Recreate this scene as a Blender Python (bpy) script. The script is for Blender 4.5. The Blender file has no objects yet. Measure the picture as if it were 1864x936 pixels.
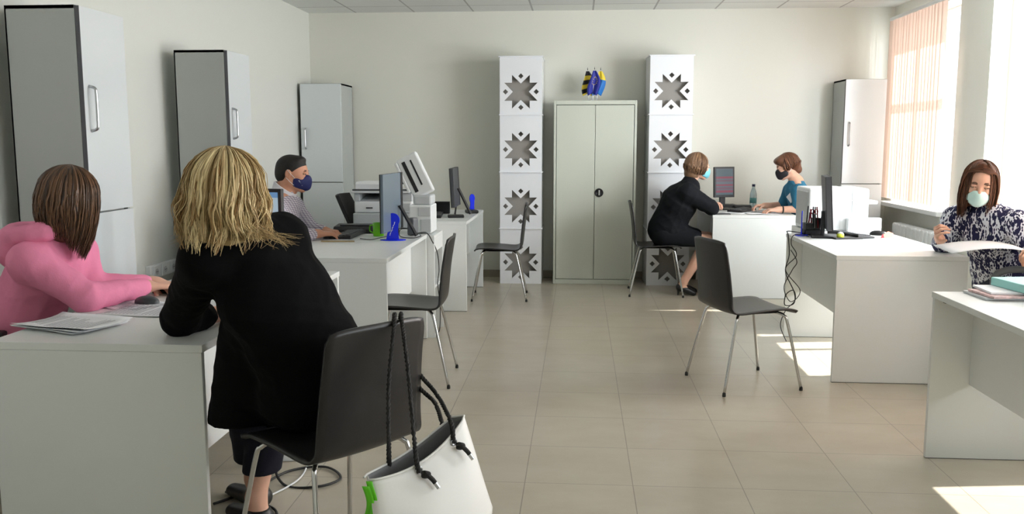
import bpy, bmesh, math, random
import numpy as np
from mathutils import Vector, Matrix, Euler
random.seed(7); np.random.seed(7)
S = bpy.context.scene
COL = S.collection
PI = math.pi
def R(d): return math.radians(d)
def lin(c):
    c = c/255.0
    return c/12.92 if c <= 0.04045 else ((c+0.055)/1.055)**2.4
def rgb(r, g, b): return (lin(r), lin(g), lin(b), 1.0)

# ------------------------------------------------------------------ camera
cam_d = bpy.data.cameras.new('camera'); cam = bpy.data.objects.new('camera', cam_d); COL.objects.link(cam)
cam_d.sensor_width = 36; cam_d.lens = 1620/1864*36; cam_d.clip_start = 0.05
cam.location = (0, 0, 1.40)
cam.rotation_euler = (R(90-7.39), 0, R(4.3))
S.camera = cam
# ------------------------------------------------------------------ world, sun, daylight
S.view_settings.view_transform = 'Standard'; S.view_settings.look = 'None'
S.view_settings.gamma = 1; S.view_settings.use_curve_mapping = False
S.view_settings.exposure = 0.0
S.cycles.use_denoising = True
S.cycles.max_bounces = 8; S.cycles.diffuse_bounces = 4; S.cycles.glossy_bounces = 3
S.cycles.caustics_reflective = False; S.cycles.caustics_refractive = False
S.cycles.sample_clamp_indirect = 6
w = bpy.data.worlds.new('sky'); S.world = w; w.use_nodes = True
nt = w.node_tree; bg = nt.nodes['Background']
bg.inputs[0].default_value = (0.86, 0.94, 1.0, 1); bg.inputs[1].default_value = 1.7
sd = bpy.data.lights.new('sun', 'SUN'); sun = bpy.data.objects.new('sun', sd); COL.objects.link(sun)
sd.energy = 14.0; sd.angle = R(0.6); sd.color = (1.0, 0.95, 0.88)
sun.rotation_euler = Vector((-0.80, -0.10, -0.70)).to_track_quat('-Z', 'Y').to_euler()
sun.location = (8, 2, 6)
def daylight(name, loc, rot, sx, sy, e, color=(0.93, 0.97, 1.0)):
    d = bpy.data.lights.new(name, 'AREA'); d.shape = 'RECTANGLE'; d.size = sx; d.size_y = sy; d.energy = e; d.color = color
    o = bpy.data.objects.new(name, d); COL.objects.link(o); o.location = loc; o.rotation_euler = rot
    return o
# sky light entering by the windows of the right-hand wall, from area lamps added outside them
daylight('daylight_window_far', (3.75, 8.1, 1.75), (0, R(90), 0), 1.9, 1.6, 42)
daylight('daylight_window_near', (3.75, 5.1, 1.75), (0, R(90), 0), 1.9, 3.4, 410)
daylight('daylight_window_close', (3.75, 1.0, 1.75), (0, R(90), 0), 1.9, 2.8, 60)

# ------------------------------------------------------------------ materials
def mat(name, col, rough=0.5, metal=0.0, spec=0.5, noise=None, bump=None, trans=0.0, alpha=None, coat=0.0, sheen=0.0):
    m = bpy.data.materials.new(name); m.use_nodes = True
    n = m.node_tree.nodes; l = m.node_tree.links; b = n['Principled BSDF']
    b.inputs['Base Color'].default_value = col; b.inputs['Roughness'].default_value = rough
    b.inputs['Metallic'].default_value = metal; b.inputs['Specular IOR Level'].default_value = spec
    b.inputs['Transmission Weight'].default_value = trans; b.inputs['Coat Weight'].default_value = coat
    b.inputs['Sheen Weight'].default_value = sheen
    if alpha is not None: b.inputs['Alpha'].default_value = alpha
    tc = n.new('ShaderNodeTexCoord')
    if noise:
        sc, amt = noise
        t = n.new('ShaderNodeTexNoise'); t.inputs['Scale'].default_value = sc; t.inputs['Detail'].default_value = 5
        l.new(tc.outputs['Object'], t.inputs['Vector'])
        r = n.new('ShaderNodeMapRange'); r.inputs['From Min'].default_value = .3; r.inputs['From Max'].default_value = .7
        r.inputs['To Min'].default_value = 1-amt; r.inputs['To Max'].default_value = 1+amt
        l.new(t.outputs['Fac'], r.inputs['Value'])
        x = n.new('ShaderNodeVectorMath'); x.operation = 'SCALE'; x.inputs[0].default_value = col[:3]
        l.new(r.outputs[0], x.inputs['Scale']); l.new(x.outputs[0], b.inputs['Base Color'])
    if bump:
        sc, st, dist = bump
        t = n.new('ShaderNodeTexNoise'); t.inputs['Scale'].default_value = sc; t.inputs['Detail'].default_value = 4
        l.new(tc.outputs['Object'], t.inputs['Vector'])
        bp = n.new('ShaderNodeBump'); bp.inputs['Strength'].default_value = st; bp.inputs['Distance'].default_value = dist
        l.new(t.outputs['Fac'], bp.inputs['Height']); l.new(bp.outputs[0], b.inputs['Normal'])
    return m
M = {}
M['wall'] = mat('painted_wall', rgb(223, 223, 213), 0.24, spec=0.55, bump=(3, .06, .02))
M['wall_side'] = mat('painted_wall_left', rgb(226, 228, 221), 0.26, spec=0.55, bump=(3, .06, .02))
M['base'] = mat('baseboard_tile', rgb(150, 142, 126), 0.4)
M['desk'] = mat('white_laminate', rgb(226, 229, 227), 0.38, noise=(2, .015))
M['edge'] = mat('grey_edge_band', rgb(172, 174, 172), 0.45)
M['cab'] = mat('cabinet_laminate', rgb(176, 181, 178), 0.32, noise=(2, .02))
M['cabdoor'] = mat('cabinet_door', rgb(214, 220, 222), 0.16, spec=0.6)
M['dark'] = mat('dark_edge', rgb(88, 88, 94), 0.5)
M['steel'] = mat('painted_steel', rgb(202, 207, 195), 0.35)
M['chrome'] = mat('chrome', rgb(205, 205, 205), 0.14, 1.0)
M['alu'] = mat('brushed_aluminium', rgb(190, 192, 194), 0.3, 1.0)
M['shell'] = mat('black_bentwood', rgb(33, 31, 31), 0.36, spec=0.5, noise=(25, .12))
M['black'] = mat('black_plastic', rgb(24, 24, 26), 0.42)
M['blackg'] = mat('glossy_black', rgb(18, 18, 20), 0.12)
M['mesh'] = mat('black_mesh', rgb(34, 34, 36), 0.7)
M['grey'] = mat('grey_plastic', rgb(104, 106, 110), 0.45)
M['dgrey'] = mat('dark_grey_plastic', rgb(62, 64, 68), 0.45)
M['white'] = mat('white_plastic', rgb(232, 235, 236), 0.35)
M['lgrey'] = mat('light_grey_plastic', rgb(196, 200, 202), 0.4)
M['star'] = mat('white_panel', rgb(236, 238, 242), 0.2, spec=0.55)
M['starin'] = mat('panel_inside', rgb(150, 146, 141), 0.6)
M['blue'] = mat('blue_acrylic', rgb(14, 42, 225), 0.22)
M['green'] = mat('green_ceramic', rgb(112, 205, 22), 0.25)
M['ribbon'] = mat('green_ribbon', rgb(96, 200, 30), 0.4)
M['paper'] = mat('paper', rgb(240, 242, 246), 0.7)
M['ink'] = mat('ink', rgb(120, 122, 130), 0.7)
M['red'] = mat('red_plastic', rgb(150, 22, 34), 0.4)
M['yellow'] = mat('yellow_plastic', rgb(210, 222, 70), 0.4)
M['orange'] = mat('orange_note', rgb(250, 150, 120), 0.6)
M['rope'] = mat('black_cord', rgb(22, 20, 18), 0.75, bump=(160, .5, .002))
M['bag'] = mat('white_leatherette', rgb(232, 230, 226), 0.45, bump=(60, .15, .002))
M['baglin'] = mat('bag_lining', rgb(120, 120, 122), 0.7)
M['cyanp'] = mat('turquoise_card', rgb(160, 220, 215), 0.5)
M['wood'] = mat('wooden_tray', rgb(170, 150, 110), 0.5)
M['skinr'] = None
def skin(name, c):
    m = mat(name, c, 0.5, spec=0.35, noise=(18, .05))
    b = m.node_tree.nodes['Principled BSDF']
    b.inputs['Subsurface Weight'].default_value = 0.12; b.inputs['Subsurface Radius'].default_value = (.01, .004, .002)
    b.inputs['Subsurface Scale'].default_value = 1.0
    return m
M['skin'] = skin('skin_fair', rgb(224, 176, 152)); M['skin2'] = skin('skin_tan', rgb(205, 150, 122))
M['lip'] = mat('lips', rgb(180, 96, 92), 0.4); M['eye'] = mat('eye', rgb(60, 48, 44), 0.2); M['brow'] = mat('brow', rgb(92, 66, 52), 0.8)
M['coat'] = mat('black_wool', rgb(11, 11, 12), 0.9, spec=.1, bump=(120, .25, .002))
M['trous'] = mat('navy_trousers', rgb(24, 24, 36), 0.8, spec=.25)
M['pink'] = mat('pink_fleece', rgb(234, 140, 174), 0.85, spec=.25, noise=(9, .05), bump=(90, .3, .003))
M['suit'] = mat('dark_suit', rgb(24, 26, 30), 0.85, spec=.15)
M['teal'] = mat('teal_tshirt', rgb(52, 118, 150), 0.85, spec=.25)
M['jeans'] = mat('dark_jeans', rgb(40, 44, 58), 0.85, spec=.25)
M['navy'] = mat('navy_mask', rgb(26, 34, 92), 0.7)
M['mint'] = mat('surgical_mask', rgb(210, 242, 238), 0.7)
M['bmask'] = mat('black_mask', rgb(26, 22, 30), 0.7)
M['cyanm'] = mat('blue_mask', rgb(120, 200, 215), 0.7)

def floor_mat():
    m = bpy.data.materials.new('stone_tiles'); m.use_nodes = True
    n = m.node_tree.nodes; l = m.node_tree.links; b = n['Principled BSDF']
    tc = n.new('ShaderNodeTexCoord')
    mp = n.new('ShaderNodeMapping'); mp.inputs['Location'].default_value = (0.212, -0.377, 0)
    l.new(tc.outputs['Object'], mp.inputs['Vector'])
    br = n.new('ShaderNodeTexBrick'); br.offset = 0.0; br.squash = 1.0
    br.inputs['Scale'].default_value = 1.0; br.inputs['Brick Width'].default_value = .444; br.inputs['Row Height'].default_value = .45
    br.inputs['Mortar Size'].default_value = .0022; br.inputs['Mortar Smooth'].default_value = .2
    br.inputs['Color1'].default_value = rgb(181, 173, 157); br.inputs['Color2'].default_value = rgb(184, 176, 159)
    br.inputs['Mortar'].default_value = rgb(142, 134, 120)
    l.new(mp.outputs[0], br.inputs['Vector'])
    no = n.new('ShaderNodeTexNoise'); no.inputs['Scale'].default_value = 3.2; no.inputs['Detail'].default_value = 9; no.inputs['Roughness'].default_value = .62
    st = n.new('ShaderNodeMapping'); st.inputs['Scale'].default_value = (1.0, 1.6, 1); l.new(tc.outputs['Object'], st.inputs['Vector'])
    l.new(st.outputs[0], no.inputs['Vector'])
    cr = n.new('ShaderNodeValToRGB'); e = cr.color_ramp.elements
    e[0].position = .2; e[0].color = (.87, .845, .81, 1); e[1].position = .8; e[1].color = (1.06, 1.08, 1.10, 1)
    l.new(no.outputs['Fac'], cr.inputs[0])
    mx = n.new('ShaderNodeMixRGB'); mx.blend_type = 'MULTIPLY'; mx.inputs[0].default_value = 1
    l.new(br.outputs['Color'], mx.inputs[1]); l.new(cr.outputs[0], mx.inputs[2]); l.new(mx.outputs[0], b.inputs['Base Color'])
    n2 = n.new('ShaderNodeTexNoise'); n2.inputs['Scale'].default_value = 2.5; n2.inputs['Detail'].default_value = 2
    l.new(tc.outputs['Object'], n2.inputs['Vector'])
    mr = n.new('ShaderNodeMapRange'); mr.inputs['To Min'].default_value = .2; mr.inputs['To Max'].default_value = .38
    b.inputs['Roughness'].default_value = .28
    b.inputs['Specular IOR Level'].default_value = .5
    bp = n.new('ShaderNodeBump'); bp.inputs['Strength'].default_value = .25; bp.inputs['Distance'].default_value = .002; bp.invert = True
    l.new(br.outputs['Fac'], bp.inputs['Height']); l.new(bp.outputs[0], b.inputs['Normal'])
    return m
M['floor'] = floor_mat()
def ceil_mat():
    m = bpy.data.materials.new('ceiling_tiles'); m.use_nodes = True
    n = m.node_tree.nodes; l = m.node_tree.links; b = n['Principled BSDF']
    tc = n.new('ShaderNodeTexCoord'); mp = n.new('ShaderNodeMapping'); mp.inputs['Location'].default_value = (-.122, .25, 0)
    l.new(tc.outputs['Object'], mp.inputs['Vector'])
    br = n.new('ShaderNodeTexBrick'); br.offset = 0.0
    br.inputs['Scale'].default_value = 1.0; br.inputs['Brick Width'].default_value = .6; br.inputs['Row Height'].default_value = .6
    br.inputs['Mortar Size'].default_value = .009; br.inputs['Mortar Smooth'].default_value = .1
    br.inputs['Color1'].default_value = rgb(228, 230, 226); br.inputs['Color2'].default_value = rgb(222, 224, 222)
    br.inputs['Mortar'].default_value = rgb(176, 176, 174)
    l.new(mp.outputs[0], br.inputs['Vector']); l.new(br.outputs['Color'], b.inputs['Base Color'])
    b.inputs['Roughness'].default_value = .8
    return m
M['ceil'] = ceil_mat()
def blind_mat():
    m = bpy.data.materials.new('vertical_blind_fabric'); m.use_nodes = True
    n = m.node_tree.nodes; l = m.node_tree.links; b = n['Principled BSDF']
    b.inputs['Base Color'].default_value = rgb(230, 210, 198); b.inputs['Roughness'].default_value = .8
    t = n.new('ShaderNodeBsdfTranslucent'); t.inputs['Color'].default_value = rgb(236, 204, 186)
    mx = n.new('ShaderNodeMixShader'); mx.inputs[0].default_value = .32
    l.new(b.outputs[0], mx.inputs[1]); l.new(t.outputs[0], mx.inputs[2]); l.new(mx.outputs[0], n['Material Output'].inputs['Surface'])
    return m
M['blind'] = blind_mat()
def emis(name, col, e):
    m = mat(name, col, .3); b = m.node_tree.nodes['Principled BSDF']
    b.inputs['Emission Color'].default_value = col; b.inputs['Emission Strength'].default_value = e
    return m
def tex_cloth(name, kind):
    m = bpy.data.materials.new(name); m.use_nodes = True
    n = m.node_tree.nodes; l = m.node_tree.links; b = n['Principled BSDF']; b.inputs['Roughness'].default_value = .85
    b.inputs['Specular IOR Level'].default_value = .25
    tc = n.new('ShaderNodeTexCoord')
    if kind == 'check':
        cols = rgb(214, 210, 216), rgb(112, 104, 122)
        prev = None
        for ax in (0, 1):
            wv = n.new('ShaderNodeTexWave'); wv.wave_type = 'BANDS'; wv.bands_direction = ('Z', 'DIAGONAL')[ax]
            wv.inputs['Scale'].default_value = (26, 17)[ax]; wv.inputs['Distortion'].default_value = 1.2
            l.new(tc.outputs['Object'], wv.inputs['Vector'])
            r = n.new('ShaderNodeValToRGB'); r.color_ramp.elements[0].position = .55; r.color_ramp.elements[1].position = .95
            r.color_ramp.elements[0].color = (1, 1, 1, 1); r.color_ramp.elements[1].color = (.50, .46, .55, 1)
            l.new(wv.outputs['Fac'], r.inputs[0])
            if prev is None: prev = r
            else:
                mx = n.new('ShaderNodeMixRGB'); mx.blend_type = 'MULTIPLY'; mx.inputs[0].default_value = .9
                l.new(prev.outputs[0], mx.inputs[1]); l.new(r.outputs[0], mx.inputs[2])
                m2 = n.new('ShaderNodeMixRGB'); m2.blend_type = 'MULTIPLY'; m2.inputs[0].default_value = 1; m2.inputs[2].default_value = cols[0]
                l.new(mx.outputs[0], m2.inputs[1]); l.new(m2.outputs[0], b.inputs['Base Color'])
    else:
        mp = n.new('ShaderNodeMapping'); mp.inputs['Scale'].default_value = (1, 1, .42); l.new(tc.outputs['Object'], mp.inputs['Vector'])
        v = n.new('ShaderNodeTexVoronoi'); v.inputs['Scale'].default_value = 110; l.new(mp.outputs[0], v.inputs['Vector'])
        no = n.new('ShaderNodeTexNoise'); no.inputs['Scale'].default_value = 26; l.new(mp.outputs[0], no.inputs['Vector'])
        ad = n.new('ShaderNodeMath'); ad.operation = 'MULTIPLY_ADD'; ad.inputs[1].default_value = 1.6; ad.inputs[2].default_value = -.45
        l.new(no.outputs['Fac'], ad.inputs[0])
        a2 = n.new('ShaderNodeMath'); a2.operation = 'ADD'; l.new(ad.outputs[0], a2.inputs[0]); l.new(v.outputs['Distance'], a2.inputs[1])
        r = n.new('ShaderNodeValToRGB'); e = r.color_ramp.elements
        e[0].position = .92; e[0].color = rgb(38, 38, 72); e[1].position = 1.04; e[1].color = rgb(226, 228, 238)
        l.new(a2.outputs[0], r.inputs[0]); l.new(r.outputs[0], b.inputs['Base Color'])
    return m
M['shirt'] = tex_cloth('checked_shirt', 'check'); M['blouse'] = tex_cloth('patterned_blouse', 'print')
def hair_mat(name, dark, light, rough=.45):
    m = bpy.data.materials.new(name); m.use_nodes = True
    n = m.node_tree.nodes; l = m.node_tree.links; b = n['Principled BSDF']; b.inputs['Roughness'].default_value = rough
    b.inputs['Specular IOR Level'].default_value = .4
    at = n.new('ShaderNodeAttribute'); at.attribute_name = 'tone'
    r = n.new('ShaderNodeValToRGB'); r.color_ramp.elements[0].color = dark; r.color_ramp.elements[1].color = light
    l.new(at.outputs['Fac'], r.inputs[0]); l.new(r.outputs[0], b.inputs['Base Color'])
    return m
M['h_blond'] = hair_mat('blonde_hair', rgb(150, 110, 62), rgb(255, 234, 180))
M['h_brown'] = hair_mat('brown_hair', rgb(50, 34, 26), rgb(122, 88, 62), .35)
M['h_red'] = hair_mat('auburn_hair', rgb(62, 36, 26), rgb(134, 88, 62), .35)
M['h_dark'] = hair_mat('dark_hair', rgb(30, 20, 18), rgb(70, 44, 34))
M['h_blk'] = hair_mat('black_hair', rgb(20, 17, 16), rgb(44, 36, 32), .6)
M['h_bob'] = hair_mat('light_brown_hair', rgb(84, 58, 42), rgb(150, 116, 86))

# ------------------------------------------------------------------ mesh helpers
class MB:
    def __init__(s): s.v = []; s.f = []; s.m = []
    def add(s, vs, fs, mi=0, X=None):
        o = len(s.v)
        for p in vs:
            p = Vector(p)
            if X is not None: p = X @ p
            s.v.append(tuple(p))
        for f in fs: s.f.append([i+o for i in f]); s.m.append(mi)
        return s
    def box(s, x0, x1, y0, y1, z0, z1, mi=0, X=None):
        return s.add([(x0,y0,z0),(x1,y0,z0),(x1,y1,z0),(x0,y1,z0),(x0,y0,z1),(x1,y0,z1),(x1,y1,z1),(x0,y1,z1)],
              [(0,3,2,1),(4,5,6,7),(0,1,5,4),(1,2,6,5),(2,3,7,6),(3,0,4,7)], mi, X)
    def prism(s, pts, a0, a1, axis='y', mi=0, X=None):
        def P(p, a):
            return {'y': (p[0], a, p[1]), 'x': (a, p[0], p[1]), 'z': (p[0], p[1], a)}[axis]
        n = len(pts)
        vs = [P(p, a0) for p in pts]+[P(p, a1) for p in pts]
        fs = [list(range(n))[::-1], [n+i for i in range(n)]]+[(i, (i+1) % n, n+(i+1) % n, n+i) for i in range(n)]
        return s.add(vs, fs, mi, X)
    def tube(s, path, r, seg=10, mi=0, X=None, caps=True, rs=None):
        path = [Vector(p) for p in path]; n = len(path); vs = []; fs = []
        t0 = (path[1]-path[0]).normalized(); ref = Vector((0, 0, 1)) if abs(t0.z) < .9 else Vector((1, 0, 0))
        u = t0.cross(ref).normalized()
        for i, p in enumerate(path):
            t = (path[min(i+1, n-1)]-path[max(i-1, 0)]).normalized()
            u = (u-t*u.dot(t)).normalized(); v = t.cross(u); rr = rs[i] if rs else r
            for k in range(seg):
                a = 2*PI*k/seg; vs.append(p+(u*math.cos(a)+v*math.sin(a))*rr)
        for i in range(n-1):
            for k in range(seg):
                fs.append((i*seg+k, i*seg+(k+1) % seg, (i+1)*seg+(k+1) % seg, (i+1)*seg+k))
        if caps: fs += [list(range(seg))[::-1], [(n-1)*seg+k for k in range(seg)]]
        return s.add(vs, fs, mi, X)
    def lathe(s, prof, seg=24, mi=0, X=None):
        n = len(prof); vs = []; fs = []
        for r_, z in prof:
            for k in range(seg):
                a = 2*PI*k/seg; vs.append((r_*math.cos(a), r_*math.sin(a), z))
        for i in range(n-1):
            for k in range(seg):
                fs.append((i*seg+k, i*seg+(k+1) % seg, (i+1)*seg+(k+1) % seg, (i+1)*seg+k))
        fs += [list(range(seg))[::-1], [(n-1)*seg+k for k in range(seg)]]
        return s.add(vs, fs, mi, X)
    def grid(s, fn, nu, nv, th=0.0, mi=0, X=None):
        vs = [Vector(fn(i/(nu-1), j/(nv-1))) for j in range(nv) for i in range(nu)]
        fs = [(j*nu+i, j*nu+i+1, (j+1)*nu+i+1, (j+1)*nu+i) for j in range(nv-1) for i in range(nu-1)]
        return s.add(vs, fs, mi, X)
    def build(s, name, m, parent=None, bevel=0, smooth=False, solid=0, X=None):
        me = bpy.data.meshes.new(name); me.from_pydata(s.v, [], s.f); me.update()
        for mm in (m if isinstance(m, (list, tuple)) else [m]): me.materials.append(mm)
        for p, k in zip(me.polygons, s.m): p.material_index = k
        bm = bmesh.new(); bm.from_mesh(me); bmesh.ops.recalc_face_normals(bm, faces=bm.faces); bm.to_mesh(me); bm.free()
        if smooth: me.shade_smooth()
        o = bpy.data.objects.new(name, me); COL.objects.link(o)
        if parent is not None: o.parent = parent
        if solid:
            k = o.modifiers.new('thickness', 'SOLIDIFY'); k.thickness = solid; k.offset = 0
        if bevel:
            k = o.modifiers.new('bevel', 'BEVEL'); k.width = bevel; k.segments = 2; k.limit_method = 'ANGLE'; k.angle_limit = R(40)
        return o
def empty(name, label, cat, loc=(0, 0, 0), rz=0, group=None):
    o = bpy.data.objects.new(name, None); COL.objects.link(o); o.empty_display_size = .1
    o.location = loc; o.rotation_euler = (0, 0, rz); return tag(o, label, cat, group)
def tag(o, label=None, cat=None, group=None, kind=None):
    if label: o['label'] = label
    if cat: o['category'] = cat
    if group: o['group'] = group
    if kind: o['kind'] = kind
    return o
def put(o, loc, rz=0): o.location = loc; o.rotation_euler = (0, 0, rz); return o
def struct(o): o['kind'] = 'structure'; return o
def copy_tree(o, parent=None):
    c = o.copy(); COL.objects.link(c)
    if parent is not None: c.parent = parent
    for ch in list(o.children): copy_tree(ch, c)
    return c
def spline(pts, n=8):
    pts = [Vector(p) for p in pts]; out = []
    for i in range(len(pts)-1):
        p0 = pts[max(i-1, 0)]; p1 = pts[i]; p2 = pts[i+1]; p3 = pts[min(i+2, len(pts)-1)]
        for k in range(n):
            t = k/n
            out.append(.5*((2*p1)+(p2-p0)*t+(2*p0-5*p1+4*p2-p3)*t*t+(3*p1-p0-3*p2+p3)*t**3))
    out.append(pts[-1]); return out

# ------------------------------------------------------------------ room
XL, XR, YB, YN, ZC = -2.77, 3.05, 9.15, -1.6, 2.70
struct(MB().box(XL-.2, XR+.8, YN, YB+.2, -.1, 0).build('floor', M['floor']))
struct(MB().box(XL-.2, XR+.4, YN, YB+.2, ZC, ZC+.1).build('ceiling', M['ceil']))
struct(MB().box(XL-.2, XR+.4, YB, YB+.2, 0, ZC).build('wall_back', M['wall']))
struct(MB().box(XL-.2, XL, YN, YB, 0, ZC).build('wall_left', M['wall_side']))
# right wall: piers, parapet and lintel around three window openings
wr = MB(); T = .32; zs, zt = .82, 2.56
wins = [(7.60, 8.97), (3.3, 7.02), (-.6, 2.5)]
wr.box(XR, XR+T, YN, YB, 0, zs); wr.box(XR, XR+T, YN, YB, zt, ZC)
edges = [YN]+[e for wn in sorted(wins) for e in wn]+[YB]
for i in range(0, len(edges), 2): wr.box(XR, XR+T, edges[i], edges[i+1], zs, zt)
struct(wr.build('wall_right', M['wall']))
struct(MB().box(XL-.2, XR+.4, YN-.2, YN, 0, ZC).build('wall_near', M['wall']))
struct(MB().box(XR+T, XR+T+1.2, -1.0, 7.80, 2.85, 3.0).build('sun_block_slab_1', M['base']))   # unseen slab added outside, above the near windows, to cut the sun
for i, (a, b) in enumerate(wins):
    f = MB(); n = max(2, round((b-a)/.8)); fx0, fx1 = XR+.2, XR+.26
    f.box(fx0, fx1, a, b, zs+.006, zs+.06); f.box(fx0, fx1, a, b, zt-.06, zt)
    f.box(fx0+.006, fx1-.006, a, b, 1.95, 2.0)
    for k in range(n+1):
        y = a+(b-a-.05)*k/n; f.box(fx0+.003, fx1-.003, y+.001, y+.049, zs+.055, zt-.055)
    o = struct(f.build('window_%d' % (i+1), M['white'], bevel=.004))
    MB().box(XR-.12, XR+.2, a-.06, b+.06, zs-.035, zs+.005).build('window_sill', M['white'], o, bevel=.006)
for nm, bx in (('baseboard_back', (XL, XR, YB-.014, YB, 0, .075)), ('baseboard_left', (XL, XL+.014, YN, YB, 0, .075)), ('baseboard_right', (XR-.014, XR, YN, YB, 0, .075))):
    struct(MB().box(*bx).build(nm, M['base'], bevel=.003))
# vertical blinds
def blind(y0, y1, label, ang=28, step=.072, zb=.86, seed=1):
    rnd = random.Random(seed)
    t = empty('vertical_blind', label, 'blind', (2.975, y0, 0))
    MB().box(-.02, .02, 0, y1-y0, 2.545, 2.575).build('headrail', M['white'], t, bevel=.003)
    n = int((y1-y0)/step)
    for k in range(n):
        a = R(90-ang+rnd.uniform(-7, 7)); y = (k+.5)*step; s = MB()
        def fn(u, v):
            q = (u-.5)*.089; c = .004*math.cos((u-.5)*PI)
            return (q*math.cos(a)-c*math.sin(a), y+q*math.sin(a)+c*math.cos(a), zb+v*(2.545-zb))
        s.grid(fn, 6, 2)
        s.build('slat', M['blind'], t, smooth=True)
    MB().tube([(0, 0.03, zb+.02), (0, y1-y0-.03, zb+.02)], .0015, 5).build('bottom_chain', M['white'], t)
    return t
blind(7.70, 9.0, 'closed sunlit beige vertical blind hanging in front of the far window', -14, seed=1)
blind(3.80, 5.25, 'closed beige vertical blind out of view, added to block sun at the near window', -14, seed=5)  # unseen blind, added to keep sun off the floor before the right desk
blind(6.46, 6.60, 'narrow beige vertical blind drawn aside at the overexposed near window', -30, .05, seed=3)
# radiator
t = empty('radiator', 'white ribbed radiator on the wall under the far window blinds', 'radiator', (2.94, 7.28, .16))
for k in range(14):
    s = MB(); y = .045+k*.085
    s.box(-.045, .045, y-.036, y+.036, .0, .5)
    s.build('radiator_section', M['white'], t, bevel=.018)
MB().tube([(0, 0, .04), (0, 1.2, .04)], .016, 8).build('pipe', M['white'], t)
MB().tube([(0, 0, .04), (0, -.03, .02), (0, -.05, -.18)], .011, 8).build('valve_pipe', M['white'], t, smooth=True)

# ------------------------------------------------------------------ tall laminate cabinets
def cabinet(label, loc, rz, w_, d_, h_, split=1.05, hz=(1.44, 1.66), hside=-1):
    """front (doors) towards local -y, width along x, depth +y"""
    t = empty('tall_cabinet', label, 'cabinet', loc, rz)
    s = MB(); s.box(0, .018, 0, d_, 0, h_); s.box(w_-.018, w_, 0, d_, 0, h_); s.box(0, w_, 0, d_, h_-.018, h_)
    s.box(0, w_, d_-.01, d_, 0, h_); s.box(0, w_, 0.0, d_, .0, .06); s.box(.018, w_-.018, .02, d_, split-.01, split+.01)
    s.build('carcass', M['cab'], t, bevel=.0015)
    for nm, z0, z1 in (('door', .03, split-.004), ('door', split+.004, h_-.004)):
        d = MB().box(.002, w_-.002, -.022, -.003, z0, z1).build(nm, M['cabdoor'], t, bevel=.0015)
        x = .05 if hside < 0 else w_-.05
        if z0 > .5: a, b = hz
        else: continue
        MB().tube(spline([(x, -.022, a), (x, -.05, a+.01), (x, -.055, a+.04), (x, -.055, b-.04), (x, -.05, b-.01), (x, -.022, b)], 6), .007, 10).build('handle', M['alu'], d, smooth=True)
        MB().box(0, .0025, -.0225, -.0025, z0, z1).build('edge_strip', M['dark'], d)
    return t
cabinet('tall grey laminate cabinet nearest the camera on the left wall', (-2.34, 4.07, 0), R(90), .41, .34, 2.03, 1.06, (1.45, 1.66))
cabinet('tall grey laminate cabinet on the left wall behind the blonde woman', (-2.34, 5.82, 0), R(90), .40, .34, 2.0, 1.05, (1.42, 1.62))
cabinet('tall grey laminate cabinet in the back left corner behind the masked man', (-2.74, 8.70, 0), 0, .41, .42, 1.965, 1.0, (1.33, 1.53))
cabinet('tall white laminate cabinet in the back right corner beside the blinds', (2.495, 8.75, 0), 0, .38, .38, 1.985, 1.0, (1.36, 1.58))

# ------------------------------------------------------------------ steel cabinet
t = empty('steel_cabinet', 'pale grey two-door steel cabinet between the two star columns', 'cabinet', (-.25, 8.74, 0))
s = MB(); W, Dp, Hh = .80, .40, 1.795
s.box(0, .022, 0, Dp, 0, Hh); s.box(W-.022, W, 0, Dp, 0, Hh); s.box(.022, W-.022, 0, Dp, Hh-.04, Hh); s.box(.022, W-.022, 0, Dp, 0, .045); s.box(0, W, Dp-.01, Dp, 0, Hh)
s.build('carcass', M['steel'], t, bevel=.003)
MB().box(.027, W/2-.002, .006, .026, .05, Hh-.045).build('door', M['steel'], t, bevel=.003)
d = MB().box(W/2+.002, W-.027, .006, .026, .05, Hh-.045).build('door', M['steel'], t, bevel=.003)
X = Matrix.Translation((W/2+.045, .006, .905)) @ Matrix.Rotation(R(90), 4, 'X')
h = MB().lathe([(.042, 0), (.042, .008), (.034, .011), (.032, .006), (0.001, .006)], 28, X=X).build('lock_rosette', M['black'], d, smooth=True)
MB().box(-.008, .008, -.022, -.006, -.026, .026, X=Matrix.Translation((W/2+.045, .006, .905))).build('lock_lever', M['alu'], h, bevel=.003)

# ------------------------------------------------------------------ decorative columns
def curve_panel(outer, holes, th):
    cu = bpy.data.curves.new('p', 'CURVE'); cu.dimensions = '2D'; cu.fill_mode = 'BOTH'; cu.extrude = th/2
    for pts in [outer]+holes:
        sp = cu.splines.new('POLY'); sp.points.add(len(pts)-1); sp.use_cyclic_u = True
        for p, q in zip(sp.points, pts): p.co = (q[0], q[1], 0, 1)
    ob = bpy.data.objects.new('p', cu); COL.objects.link(ob)
    me = bpy.data.meshes.new_from_object(ob); bpy.data.objects.remove(ob)
    return me
def star_holes(cx, cy):
    a, b, n = .086, .161, .078
    q = [(0, n), (a, b), (a, a), (b, a), (n, 0), (b, -a), (a, -a), (a, -b), (0, -n), (-a, -b), (-a, -a), (-b, -a), (-n, 0), (-b, a), (-a, a), (-a, b)]
    hs = [[(cx+x, cy+y) for x, y in q]]
    for dx, dy in ((0, 1), (1, 0), (0, -1), (-1, 0)):
        X_, Y_ = cx+dx*.149, cy+dy*.149; e = .026
        hs.append([(X_, Y_+e), (X_+e, Y_), (X_, Y_-e), (X_-e, Y_)])
    return hs
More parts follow.
